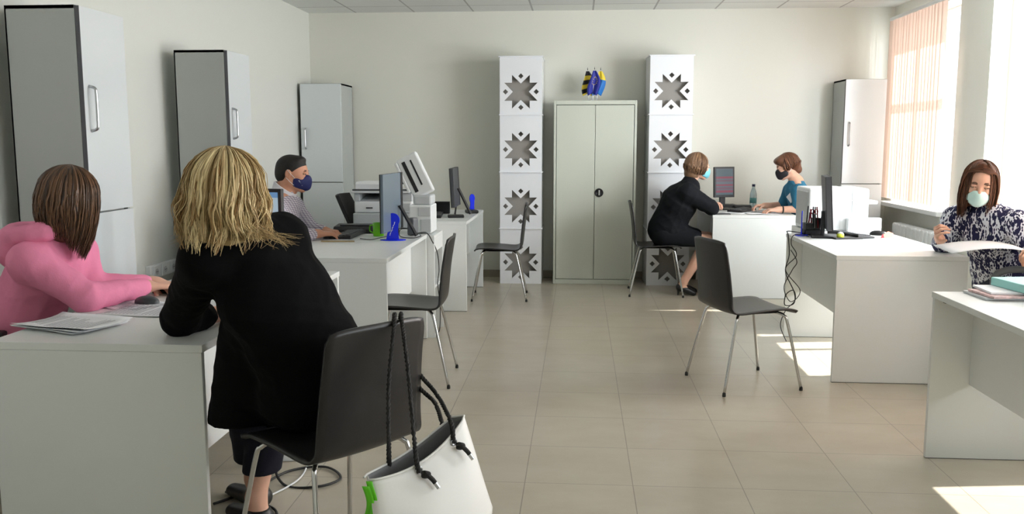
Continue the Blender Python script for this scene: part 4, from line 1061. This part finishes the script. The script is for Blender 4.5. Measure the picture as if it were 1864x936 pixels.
# ---------- blonde woman (foreground)
def blonde():
    loc = (-.82, 2.79, 0); t = person('blonde woman in a black coat seen from behind, sitting on the foreground chair', loc)
    f = unit((-.81, .587, 0)); r_ = unit((.587, .81, 0)); up = V3(0, 0, 1)
    pel = V3(-.845, 2.80, .60); chest = V3(-.955, 2.70, .93); nb = V3(-1.01, 2.645, 1.13)
    shR = V3(-.930, 2.73, 1.095); shL = V3(-1.110, 2.56, 1.055)
    elR = V3(-1.00, 3.05, .84); wrR = V3(-1.27, 3.16, .785); elL = V3(-1.345, 2.87, .805); wrL = V3(-1.285, 3.07, .785)
    hipR, hipL = pel+r_*.09, pel-r_*.09; knR = V3(-1.10, 3.11, .50); knL = V3(-1.18, 3.02, .50); anR = V3(-1.165, 3.03, .11); anL = V3(-1.24, 3.22, .11)
    H = Head((-1.062, 2.585, 1.245), 55, -13, 3, 1.0)
    h = .0042
    V = Vol((-1.62, 2.32, -.01), (-.62, 3.5, 1.42), h)
    add_head(V, H, nb, .052)
    V.cone(nb, chest, .055, .085, .03, 0); V.cone(chest, pel, .085, .09, .03, 0)
    for a, b, c in ((shR, elR, wrR), (shL, elL, wrL)): V.cone(nb-V3(0, 0, .04), a, .045, .040, .03, 0); arm(V, a, b, c, (.042, .036, .026), .015)
    add_hand(V, wrR, unit(wrR-elR)+V3(0, .1, -.05), (0, 0, -1), 1, 25); add_hand(V, wrL, unit(V3(.25, .9, -.02)), (0, 0, -1), 1, 30)
    for a, b, c in ((hipR, knR, anR), (hipL, knL, anL)): leg_(V, a, b, c, (.065, .05, .036), .03); foot_(V, c, f)
    V.mesh('body', [M['skin'], M['lip'], M['eye'], M['brow']], t)
    # trousers
    V = Vol((-1.6, 2.5, 0), (-.6, 3.5, .8), .006)
    for a, b, c in ((hipR, knR, anR), (hipL, knL, anL)): V.cone(a, b, .090, .080, .03, 0); V.cone(b, lerp(b, c, .80), .080, .068, .02, 0)
    V.wrinkle(.008, 40, 3); V.plane((0, 0, .205), (0, 0, -1)); V.mesh('trousers', [M['trous']], t)
    V = Vol((-1.55, 2.8, -.01), (-.95, 3.55, .12), .004)
    for c in (anR, anL):
        foot_(V, c, f, 1.12); V.ell(c+V3(0, 0, .0), (.055, .048, .05), None, .01, None, True)
    V.plane((0, 0, .075), (0, 0, 1)); V.mesh('black_flats', [M['black']], t)
    # coat
    V = Vol((-1.58, 2.35, .36), (-.55, 3.35, 1.22), .005)
    mid = lerp(pel, chest, .5)+V3(.015, 0, 0)
    V.cone(pel+V3(.0, -.0, .02), mid, .155, .134, .06, 0, lat=r_, asp=1.28); V.cone(mid, chest, .134, .132, .06, 0, lat=r_, asp=1.28)
    V.cone(chest, lerp(chest, nb, .72), .136, .085, .07, 0, lat=r_, asp=1.35); V.cone(nb-V3(0, 0, .05), nb+V3(0, 0, .012), .09, .068, .04, 0)
    for s_, e_, w_ in ((shR, elR, wrR), (shL, elL, wrL)):
        q = lerp(e_, w_, .55); V.cone(nb-V3(0, 0, .055), s_, .080, .070, .05, 0); V.cone(s_, e_, .074, .062, .045, 0); V.cone(e_, q, .062, .050, .02, 0)
    for a, b in ((hipR, knR), (hipL, knL)): V.cone(a, lerp(a, b, .70), .112, .090, .06, 0)
    V.cone(pel+f*.05, pel+f*.30+V3(0, 0, -.03), .13, .11, .05, 0, lat=r_, asp=1.3)
    V.cone(V3(-1.06, 2.73, .80), V3(-1.145, 2.83, .38), .085, .105, .05, 0); V.cone(V3(-1.10, 2.84, .60), V3(-1.17, 2.93, .38), .09, .085, .05, 0)
    V.wrinkle(.012, 26, 5)
    V.plane((0, 0, .435), (0, 0, -1), lo=(-1.6, 2.3, .3), hi=(-.4, 3.6, .7)); V.plane((0, 0, .475), (0, 0, -1), lo=(-1.6, 2.3, .3), hi=(-1.03, 3.6, .7))
    V.mesh('black_coat', [M['coat']], t)
    # hair
    V = Vol(H.c-V3(.22, .22, .26), H.c+V3(.22, .22, .2), .005)
    hair_cap(V, H, (.096, .110, .100), (0, -.02, .026)); G = Head(H.c, 55, 2, 3, 1.0); V.cone(G.P(0, -.03, 0), G.P(0, -.03, -.09), .082, .072, .04, 0)
    o = V.mesh('hair', [M['h_blond']], t)
    at = o.data.attributes.new('tone', 'FLOAT', 'POINT'); at.data.foreach_set('value', np.full(len(o.data.vertices), .3, np.float32))
    G = Head(H.c, 55, 2, 3, 1.0)
    strands('hair_strand', G, M['h_blond'], 4200, falling(G, .110, .117, .120, .160, wave=.017, wl=1.9, flick=.030, face=42, lay=.04, jit=.0035, inward=.04, clump=70), r=.0016, seg=18, parent=t, seed=4)
    strands('hair_strand', G, M['h_blond'], 260, falling(G, .114, .122, .124, .195, wave=.026, wl=2.0, flick=.075, face=42, lay=.01, jit=.006, clump=30), r=.0019, seg=22, parent=t, seed=9)
blonde()

# ---------- woman in pink
def pinkw():
    loc = (-2.24, 3.36, 0); t = person('long-haired woman in a pink hoodie leaning over the left foreground desk', loc)
    f = unit((.98, .2, 0)); r_ = unit((.2, -.98, 0))
    pel = V3(-2.30, 3.40, .56); chest = V3(-2.14, 3.40, .88); nb = V3(-2.07, 3.38, 1.04)
    shR = V3(-2.09, 3.22, .945); shL = V3(-2.09, 3.55, .945); elR = V3(-1.90, 3.27, .800); wrR = V3(-1.80, 3.55, .800); elL = V3(-2.03, 3.52, .80); wrL = V3(-1.83, 3.70, .79)
    H = Head((-1.985, 3.35, 1.175), -66, -34, 0, 1.0)
    V = Vol((-2.55, 2.98, -.01), (-1.45, 3.98, 1.36), .0042)
    add_head(V, H, nb, .05); V.cone(nb, chest, .06, .09, .03, 0); V.cone(chest, pel, .09, .1, .03, 0)
    for a, b, c in ((shR, elR, wrR), (shL, elL, wrL)): V.cone(nb, a, .05, .045, .03, 0); arm(V, a, b, c, (.042, .036, .025), .015)
    add_hand(V, wrR, (.55, .55, -.10), (.15, 0, -1), 1, 42); add_hand(V, wrL, (.8, -.35, -.10), (0, 0, -1), -1, 40)
    kn = [pel+f*.42+r_*s+V3(0, 0, -.06) for s in (.12, -.12)]; an = [V3(k[0]-.02, k[1], .11) for k in kn]
    for k_, a_, s in zip(kn, an, (1, -1)): leg_(V, pel+r_*.09*s, k_, a_, (.07, .05, .034), .03); foot_(V, a_, f)
    V.mesh('body', [M['skin'], M['lip'], M['eye'], M['brow']], t)
    V = Vol((-2.6, 3.0, 0), (-1.6, 3.9, .75), .008)
    for k_, a_, s in zip(kn, an, (1, -1)): V.cone(pel+r_*.09*s, k_, .10, .08, .04, 0); V.cone(k_, lerp(k_, a_, .85), .075, .055, .02, 0)
    V.mesh('trousers', [M['jeans']], t)
    V = Vol((-2.62, 3.0, .42), (-1.6, 3.95, 1.16), .0048)
    V.cone(pel, lerp(pel, chest, .5)+V3(-.02, 0, .0), .145, .135, .05, 0, lat=r_, asp=1.3); V.cone(lerp(pel, chest, .5)+V3(-.02, 0, 0), chest, .135, .125, .05, 0, lat=r_, asp=1.35)
    V.cone(chest, nb-V3(0, 0, .05), .125, .085, .05, 0, lat=r_, asp=1.4); V.cone(shR, shL, .075, .075, .05, 0)
    V.cone(shR, elR, .074, .060, .03, 0); V.cone(elR, lerp(elR, wrR, .93), .060, .040, .02, 0); V.cone(shL, elL, .076, .06, .03, 0); V.cone(elL, lerp(elL, wrL, .8), .06, .04, .02, 0)
    V.wrinkle(.013, 24, 8)
    V.mesh('pink_hoodie', [M['pink']], t)
    V = Vol((-2.45, 3.05, .78), (-1.8, 3.72, 1.2), .0042)       # hood lying on the back
    for k in range(13):
        a = R(-130+260*k/12); p = nb+V3(-.045, 0, .012)+(-f*math.cos(a)*.125-r_*math.sin(a)*.135)+V3(0, 0, .028-.050*max(0, math.cos(a))-.035*(1-abs(math.cos(a)))); 
        if k: V.cone(pp, p, .034, .034, .03, 0)
        pp = p
    V.ell(nb+V3(-.13, 0, -.06), (.10, .145, .10), None, .03, 0); V.ell(nb+V3(-.01, 0, .07), (.072, .085, .10), None, .015, None, True)
    V.wrinkle(.008, 30, 12); V.mesh('hood', [M['pink']], t)
    V = Vol(H.c-V3(.2, .2, .28), H.c+V3(.2, .2, .2), .005)
    G = Head(H.c, -62, -8, 0, 1.0); hair_cap(V, H, (.088, .106, .094)); V.cone(G.P(0, -.03, 0), G.P(0, -.03, -.12), .078, .06, .04, 0)
    o = V.mesh('hair', [M['h_brown']], t); at = o.data.attributes.new('tone', 'FLOAT', 'POINT'); at.data.foreach_set('value', np.full(len(o.data.vertices), .42, np.float32))
    # straight hair that hangs down by gravity although the head is bowed
    G = Head(H.c, -62, -8, 0, 1.0)
    strands('hair_strand', G, M['h_brown'], 1500, falling(G, .098, .116, .116, .22, drop=(lambda az: .175+.085*max(0, math.cos(R(az)))**.7 if math.cos(R(az)) > 0 else .175), wave=.005, wl=1, flick=.0, face=14, lay=.02, jit=.003, inward=.30), r=.0026, seg=18, parent=t, seed=21)
pinkw()

# ---------- masked man
def man():
    loc = (-2.02, 5.75, 0); t = person('man with short dark hair, navy face mask and checked shirt at his desk', loc)
    f = V3(1, 0, 0); r_ = V3(0, -1, 0)
    pel = V3(-2.10, 5.72, .56); chest = V3(-2.00, 5.74, .87); nb = V3(-1.945, 5.76, 1.045)
    shR = V3(-1.95, 5.57, .965); shL = V3(-1.95, 5.94, .965); elR = V3(-1.86, 5.56, .79); wrR = V3(-1.735, 5.80, .79); elL = V3(-1.85, 6.02, .79); wrL = V3(-1.74, 5.98, .79)
    H = Head((-1.885, 5.77, 1.195), -88, -6, 0, 1.05)
    V = Vol((-2.5, 5.3, -.01), (-1.45, 6.3, 1.36), .0042)
    add_head(V, H, nb, .06, male=True); V.cone(nb, chest, .07, .1, .03, 0); V.cone(chest, pel, .1, .11, .03, 0)
    for a, b, c in ((shR, elR, wrR), (shL, elL, wrL)): V.cone(nb, a, .05, .05, .03, 0); arm(V, a, b, c, (.048, .04, .028), .015)
    add_hand(V, wrR, (.75, .45, -.05), (0, .1, -1), 1, 26, 1.08); add_hand(V, wrL, (.8, -.4, -.05), (0, 0, -1), -1, 26, 1.08)
    kn = [pel+f*.45+r_*s+V3(0, 0, -.05) for s in (.14, -.14)]; an = [V3(k[0], k[1], .11) for k in kn]
    for k_, a_, s in zip(kn, an, (1, -1)): leg_(V, pel+r_*.09*s, k_, a_, (.08, .06, .04), .03); foot_(V, a_, f)
    V.mesh('body', [M['skin2'], M['lip'], M['eye'], M['brow']], t)
    V = Vol((-2.5, 5.35, 0), (-1.4, 6.1, .75), .009)
    for k_, a_, s in zip(kn, an, (1, -1)): V.cone(pel+r_*.09*s, k_, .11, .085, .04, 0); V.cone(k_, lerp(k_, a_, .9), .08, .06, .02, 0)
    V.mesh('trousers', [M['jeans']], t)
    V = Vol((-2.5, 5.3, .45), (-1.6, 6.25, 1.14), .005)
    V.cone(pel, chest, .15, .135, .05, 0, lat=r_, asp=1.35); V.cone(chest, nb-V3(0, 0, .06), .135, .09, .05, 0, lat=r_, asp=1.5); V.cone(shR, shL, .07, .07, .05, 0)
    V.cone(nb-V3(0, 0, .04), nb+V3(.01, 0, .01), .085, .07, .02, 0)
    for a, b, c in ((shR, elR, wrR), (shL, elL, wrL)): V.cone(a, b, .072, .058, .03, 0); V.cone(b, lerp(b, c, .78), .056, .042, .02, 0)
    V.wrinkle(.012, 28, 2); V.mesh('checked_shirt', [M['shirt']], t)
    V = Vol((-2.15, 5.6, .98), (-1.82, 5.92, 1.14), .0035)   # collar
    V.cone(nb+V3(-.005, 0, -.01), nb+V3(.012, 0, .070), .084, .078, .01, 0); V.cone(nb+V3(0, 0, -.06), nb+V3(.02, 0, .12), .072, .067, .003, None, True)
    V.plane(nb+V3(.02, 0, .055), unit((.55, 0, .8))); V.mesh('shirt_collar', [mat('collar_white', rgb(226, 224, 230), .8)], t)
    V = Vol(H.c-V3(.17, .17, .2), H.c+V3(.17, .17, .17), .0035)
    V.ell(H.P(0, -.012, .030), [x*H.s for x in (.0775, .098, .084)], H.ax, .01, 0); V.ell(H.P(0, .040, .088), [x*H.s for x in (.048, .036, .022)], H.ax, .02, 0)
    V.ell(H.P(0, -.035, -.012), [x*H.s for x in (.070, .076, .070)], H.ax, .02, 0); V.ell(H.P(0, .120, .0), [x*H.s for x in (.10, .055, .060)], H.ax, .01, None, True); V.ell(H.P(.09, .01, -.052), [x*H.s for x in (.05, .050, .055)], H.ax, .012, None, True); V.ell(H.P(-.09, .01, -.052), [x*H.s for x in (.05, .050, .055)], H.ax, .012, None, True)
    V.plane(H.P(0, -.08, -.068), -H.u)
    o = V.mesh('hair', [M['h_blk']], t); at = o.data.attributes.new('tone', 'FLOAT', 'POINT'); at.data.foreach_set('value', np.random.rand(len(o.data.vertices)).astype(np.float32)*.7)
    mk = mask(H, M['navy'], t, scale=1.0)
    s = MB(); org = Vector(t.location)
    for k in range(5):
        p = Vector(H.P(.060-.003*k, .062+.004*k, -.040-.007*k))-org; s.box(p.x-.0035, p.x+.0035, p.y-.008, p.y+.002, p.z-.002, p.z+.002)
    s.build('mask_lettering', M['white'], mk)
man()

# ---------- woman in dark suit at the back
def suitw():
    loc = (.85, 8.25, 0); t = person('short-haired woman in a dark suit with bare knees sitting at the back desk', loc)
    f = unit((1, -.05, 0)); r_ = unit((-.05, -1, 0))
    pel = V3(.80, 8.26, .56); chest = V3(.92, 8.22, .86); nb = V3(1.0, 8.2, 1.03)
    shR = V3(.97, 8.04, .945); shL = V3(.99, 8.40, .945); elR = V3(1.185, 8.07, .812); wrR = V3(1.21, 8.31, .805); elL = V3(1.17, 8.46, .815); wrL = V3(1.22, 8.24, .83)
    H = Head((1.075, 8.22, 1.178), -72, -6, 4, 1.0)
    V = Vol((.4, 7.8, -.01), (1.65, 8.7, 1.36), .0055)
    add_head(V, H, nb, .05); V.cone(nb, chest, .06, .09, .03, 0); V.cone(chest, pel, .09, .1, .03, 0)
    for a, b, c in ((shR, elR, wrR), (shL, elL, wrL)): V.cone(nb, a, .05, .045, .03, 0); arm(V, a, b, c, (.042, .036, .026), .015)
    add_hand(V, wrR, (.2, .8, .0), (0, 0, -1), 1, 25); add_hand(V, wrL, (.2, -.6, .1), (0, 0, -1), -1, 25)
    knR, knL = V3(1.17, 8.12, .50), V3(1.20, 8.36, .50); anR, anL = V3(.965, 8.15, .13), V3(1.0, 8.35, .12)
    for h_, k_, a_ in ((pel+r_*.09, knR, anR), (pel-r_*.09, knL, anL)): leg_(V, h_, k_, a_, (.085, .060, .036), .03)
    for a_ in (anR, anL): V.cone(a_, a_+V3(-.02, 0, -.06), .034, .03, .02, 0); V.cone(a_+V3(-.03, 0, -.05), a_+V3(.09, -.01, -.105), .03, .02, .02, 0)
    V.mesh('body', [M['skin'], M['lip'], M['eye'], M['brow']], t)
    V = Vol((.45, 7.85, .35), (1.35, 8.65, .72), .007)
    for h_, k_ in ((pel+r_*.09, knR), (pel-r_*.09, knL)): V.cone(h_, lerp(h_, k_, .68), .118, .085, .05, 0)
    V.cone(pel, pel+V3(.12, 0, 0), .14, .12, .05, 0, lat=r_, asp=1.3); V.plane((0, 0, .455), (0, 0, -1)); V.mesh('skirt', [M['suit']], t)
    V = Vol((.45, 7.85, .45), (1.4, 8.65, 1.14), .0055)
    V.cone(pel+V3(0, 0, .04), chest, .165, .158, .05, 0, lat=r_, asp=1.25); V.cone(chest, nb-V3(0, 0, .04), .158, .095, .05, 0, lat=r_, asp=1.4); V.cone(shR, shL, .078, .078, .05, 0); V.cone(nb-V3(0, 0, .03), nb+V3(0, 0, .015), .075, .062, .02, 0)
    for a, b, c in ((shR, elR, wrR), (shL, elL, wrL)): V.cone(a, b, .082, .066, .04, 0); V.cone(b, lerp(b, c, .9), .062, .048, .02, 0)
    V.cone(pel+V3(.06, -.10, .02), pel+V3(.22, -.12, -.02), .10, .075, .04, 0)
    V.wrinkle(.011, 26, 6); V.mesh('dark_jacket', [M['suit']], t)
    V = Vol(V3(.8, 7.95, -.01), V3(1.3, 8.5, .14), .004)
    for a_ in (anR, anL):
        V.cone(a_+V3(-.035, 0, -.055), a_+V3(.09, -.01, -.107), .036, .024, .02, 0); V.cone(a_+V3(-.045, 0, -.06), V3(a_[0]-.05, a_[1], .005), .014, .007, .01, 0); V.ell(a_+V3(.0, 0, -.035), (.045, .028, .03), None, .008, None, True)
    V.mesh('black_heels', [M['black']], t)
    V = Vol(H.c-V3(.18, .18, .22), H.c+V3(.18, .18, .18), .005); hair_cap(V, H, (.088, .106, .094)); V.cone(H.P(0, -.05, 0), H.P(0, -.05, -.07), .078, .07, .04, 0)
    o = V.mesh('hair', [M['h_bob']], t); at = o.data.attributes.new('tone', 'FLOAT', 'POINT'); at.data.foreach_set('value', np.full(len(o.data.vertices), .42, np.float32))
    strands('hair_strand', H, M['h_bob'], 700, falling(H, .096, .114, .108, .095, wave=.004, face=58, lay=.016, jit=.004, inward=.16), r=.003, seg=12, parent=t, seed=31)
    mask(H, M['cyanm'], t)
suitw()

# ---------- woman in teal at the back right
def tealw():
    loc = (2.1, 8.38, 0); t = person('short dark-haired woman in a teal top and black mask writing at the back right desk', loc)
    f = unit((-1, -.08, 0)); r_ = unit((-.08, 1, 0))
    pel = V3(2.20, 8.36, .56); chest = V3(2.05, 8.36, .86); nb = V3(1.99, 8.37, 1.03)
    shR = V3(1.99, 8.54, .945); shL = V3(1.985, 8.20, .945); elL = V3(1.97, 8.14, .80); wrL = V3(1.80, 8.19, .79); elR = V3(1.94, 8.62, .80); wrR = V3(1.75, 8.55, .80)
    H = Head((1.905, 8.38, 1.178), 88, -20, 0, .98)
    V = Vol((1.4, 7.95, -.01), (2.5, 8.85, 1.34), .0055)
    add_head(V, H, nb, .047); V.cone(nb, chest, .06, .09, .03, 0); V.cone(chest, pel, .09, .1, .03, 0)
    for a, b, c in ((shR, elR, wrR), (shL, elL, wrL)): V.cone(nb, a, .05, .045, .03, 0); arm(V, a, b, c, (.042, .036, .026), .015)
    add_hand(V, wrL, (-.8, .1, -.06), (0, .1, -1), -1, 28); add_hand(V, wrR, (-.8, -.2, -.02), (0, -.2, -1), 1, 40)
    kn = [pel+f*.42+r_*s+V3(0, 0, -.06) for s in (.12, -.12)]; an = [V3(k[0], k[1], .11) for k in kn]
    for k_, a_, s in zip(kn, an, (1, -1)): leg_(V, pel+r_*.09*s, k_, a_, (.08, .06, .036), .03); foot_(V, a_, f)
    V.mesh('body', [M['skin'], M['lip'], M['eye'], M['brow']], t)
    V = Vol((1.6, 8.0, 0), (2.5, 8.75, .75), .01)
    for k_, a_, s in zip(kn, an, (1, -1)): V.cone(pel+r_*.09*s, k_, .10, .08, .04, 0); V.cone(k_, lerp(k_, a_, .85), .075, .055, .02, 0)
    V.mesh('trousers', [M['jeans']], t)
    V = Vol((1.75, 8.0, .45), (2.5, 8.75, 1.1), .0055)
    V.cone(pel, chest, .14, .122, .05, 0, lat=r_, asp=1.28); V.cone(chest, nb-V3(0, 0, .06), .122, .075, .05, 0, lat=r_, asp=1.45); V.cone(shR, shL, .074, .074, .05, 0)
    V.cone(nb-V3(0, 0, .07), nb-V3(0, 0, .02), .09, .075, .04, 0)
    for a, b in ((shR, elR), (shL, elL)): V.cone(a, lerp(a, b, .8), .074, .064, .03, 0)
    V.wrinkle(.010, 30, 7); sh = V.mesh('teal_tshirt', [M['teal']], t)
    X = Matrix.Translation(Vector((1.915, 8.225, .90))-Vector(loc)) @ Matrix.Rotation(R(-52), 4, 'Z') @ Matrix.Rotation(R(45), 4, 'Y')
    MB().box(-.038, .038, -.0015, .0015, -.038, .038, X=X).build('name_badge', M['paper'], t, bevel=.001)
    V = Vol(H.c-V3(.18, .18, .2), H.c+V3(.18, .18, .18), .005); hair_cap(V, H, (.086, .106, .094)); V.ell(H.P(0, .06, .075), (.07, .045, .03), H.ax, .03, 0); V.cone(H.P(0, -.06, -.01), H.P(0, -.075, -.06), .066, .045, .03, 0)
    o = V.mesh('hair', [M['h_red']], t); at = o.data.attributes.new('tone', 'FLOAT', 'POINT'); at.data.foreach_set('value', np.full(len(o.data.vertices), .42, np.float32))
    strands('hair_strand', H, M['h_red'], 450, falling(H, .090, .110, .105, .062, wave=.005, face=60, lay=.014, jit=.004, inward=.2), r=.003, seg=12, parent=t, seed=41)
    mask(H, M['bmask'], t)
    org = Vector(loc); MB().tube([Vector(lerp(elL, wrL, .80+.0*k)+V3(0, .031*math.cos(a), .031*math.sin(a)))-org for k, a in enumerate([2*PI*q/16 for q in range(17)])], .006, 6).build('watch_strap', M['black'], t)
tealw()

# ---------- woman in patterned blouse
def blousew():
    loc = (2.42, 5.3, 0); t = person('smiling long-haired woman in a patterned blouse with her mask pulled down', loc)
    f = unit((-.80, -.58, 0)); r_ = unit((-.58, .80, 0))
    pel = V3(2.50, 5.36, .56); chest = V3(2.39, 5.29, .86); nb = V3(2.325, 5.26, 1.03)
    shR = V3(2.215, 5.40, .945); shL = V3(2.43, 5.115, .945)
    elR = V3(2.17, 5.44, .80); wrR = V3(2.085, 5.30, .845); elL = V3(2.49, 4.99, .77); wrL = V3(2.39, 4.82, .83)
    H = Head((2.262, 5.23, 1.168), 158, -16, -7, 1.0)
    V = Vol((1.85, 4.6, -.01), (2.85, 5.75, 1.36), .0042)
    add_head(V, H, nb, .049); V.cone(nb, chest, .06, .09, .03, 0); V.cone(chest, pel, .09, .1, .03, 0)
    for a, b, c in ((shR, elR, wrR), (shL, elL, wrL)): V.cone(nb, a, .05, .045, .03, 0); arm(V, a, b, c, (.042, .036, .025), .015)
    add_hand(V, wrR, (-.35, -.5, .35), (.8, -.3, .2), -1, 50); add_hand(V, wrL, (-.55, -.5, .0), (0, 0, -1), 1, 35)
    kn = [pel+V3(-.02, -.42, -.06)+V3(s, 0, 0) for s in (-.10, .12)]; an = [V3(k[0], k[1], .11) for k in kn]
    for k_, a_, s in zip(kn, an, (1, -1)): leg_(V, pel+r_*.09*s, k_, a_, (.07, .055, .036), .03); foot_(V, a_, V3(0, -1, 0))
    V.mesh('body', [M['skin'], M['lip'], M['eye'], M['brow']], t)
    V = Vol((2.1, 4.7, 0), (2.8, 5.7, .75), .009)
    for k_, a_, s in zip(kn, an, (1, -1)): V.cone(pel+r_*.09*s, k_, .10, .08, .04, 0); V.cone(k_, lerp(k_, a_, .85), .075, .055, .02, 0)
    V.mesh('trousers', [M['jeans']], t)
    V = Vol((1.95, 4.7, .45), (2.85, 5.75, 1.12), .0045)
    V.cone(pel, chest, .14, .125, .05, 0, lat=r_, asp=1.3); V.cone(chest, nb-V3(0, 0, .05), .125, .08, .05, 0, lat=r_, asp=1.4); V.cone(shR, shL, .072, .072, .05, 0)
    for a in (shR, shL): V.cone(nb-V3(0, 0, .05), a, .075, .070, .04, 0)
    for a, b, c in ((shR, elR, wrR), (shL, elL, wrL)): V.cone(a, b, .074, .066, .03, 0); V.cone(b, lerp(b, c, .70), .062, .040, .02, 0)
    V.ell(chest+f*.10+r_*.06+V3(0, 0, -.01), (.055, .055, .055), None, .04, 0); V.ell(chest+f*.10-r_*.06+V3(0, 0, -.01), (.055, .055, .055), None, .04, 0)
    V.wrinkle(.010, 34, 9); V.mesh('patterned_blouse', [M['blouse']], t)
    V = Vol(H.c-V3(.2, .2, .28), H.c+V3(.2, .2, .18), .005); hair_cap(V, H, (.084, .102, .091)); V.ell(H.P(0, .125, .05), (.072, .084, .088), H.ax, .01, None, True); V.cone(H.P(0, -.05, 0), H.P(0, -.055, -.15), .076, .06, .04, 0)
    o = V.mesh('hair', [M['h_red']], t); at = o.data.attributes.new('tone', 'FLOAT', 'POINT'); at.data.foreach_set('value', np.full(len(o.data.vertices), .42, np.float32))
    G = Head(H.c, 158, -9, -5, 1.0)
    strands('hair_strand', G, M['h_red'], 1100, falling(G, .093, .108, .112, .22, wave=.004, face=44, lay=.016, jit=.003, inward=.04), r=.0026, seg=18, parent=t, seed=51)
    def front(rnd, k):
        sd_ = 1 if k % 2 else -1; y0 = rnd.uniform(-.02, .082); z0 = .115-.9*max(0, y0-.02)**1.35*6*.25-.0; l_ = rnd.uniform(-.004, .003); yy = y0*.75
        return [(0, y0, z0+l_), (sd_*.035, y0*.98, z0-.010+l_), (sd_*.070, yy+.004, .068+l_), (sd_*(.090+l_), yy, .015), (sd_*.095, yy-.005, -.06), (sd_*.092, yy-.012, -.13), (sd_*.085, yy-.01, -.20-.02*rnd.random())], rnd.random(), rnd.uniform(.6, 1.3)
    strands('hair_strand', G, M['h_red'], 420, front, r=.0026, seg=18, parent=t, seed=52)
    mask(H, M['mint'], t, up=-.040, low=-.115, tucked=-.010, scale=.98)
    # sheet of paper in her left hand: a thing of its own
blousew()
s = MB(); s.grid(lambda u, v: (2.03+.36*u-.02*v, 4.98-.14*u+.21*v, .795+.05*math.sin(u*2.2)+.02*v-.015*u), 9, 7)
tag(s.build('paper_sheet', M['paper'], smooth=True, solid=.0006), 'white sheet of paper held by the woman in the patterned blouse', 'paper')

# repeats carry one group each
GR = {'tall_cabinet': 'tall laminate cabinets along the walls', 'star_column': 'columns with star cutouts', 'desk_flag': 'desk flags on the steel cabinet', 'office_desk': 'white office desks',
      'bentwood_chair': 'black bentwood visitor chairs', 'office_chair': 'office chairs of the clerks', 'monitor': 'monitors on the desks', 'keyboard': 'keyboards on the desks', 'computer_mouse': 'computer mice on the desks',
      'table_sign': 'blue table signs', 'paper_sheet': 'paper sheets on the desks', 'magazine': 'magazines under the turquoise folder', 'power_cable': 'cables on desks and floor', 'vertical_blind': 'vertical blinds at the windows', 'person': 'people sitting in the office', 'multifunction_printer': 'multifunction printers'}
for o in list(S.objects):
    b_ = o.name.split('.')[0]
    if o.parent is None and b_ in GR and 'group' not in o: o['group'] = GR[b_]
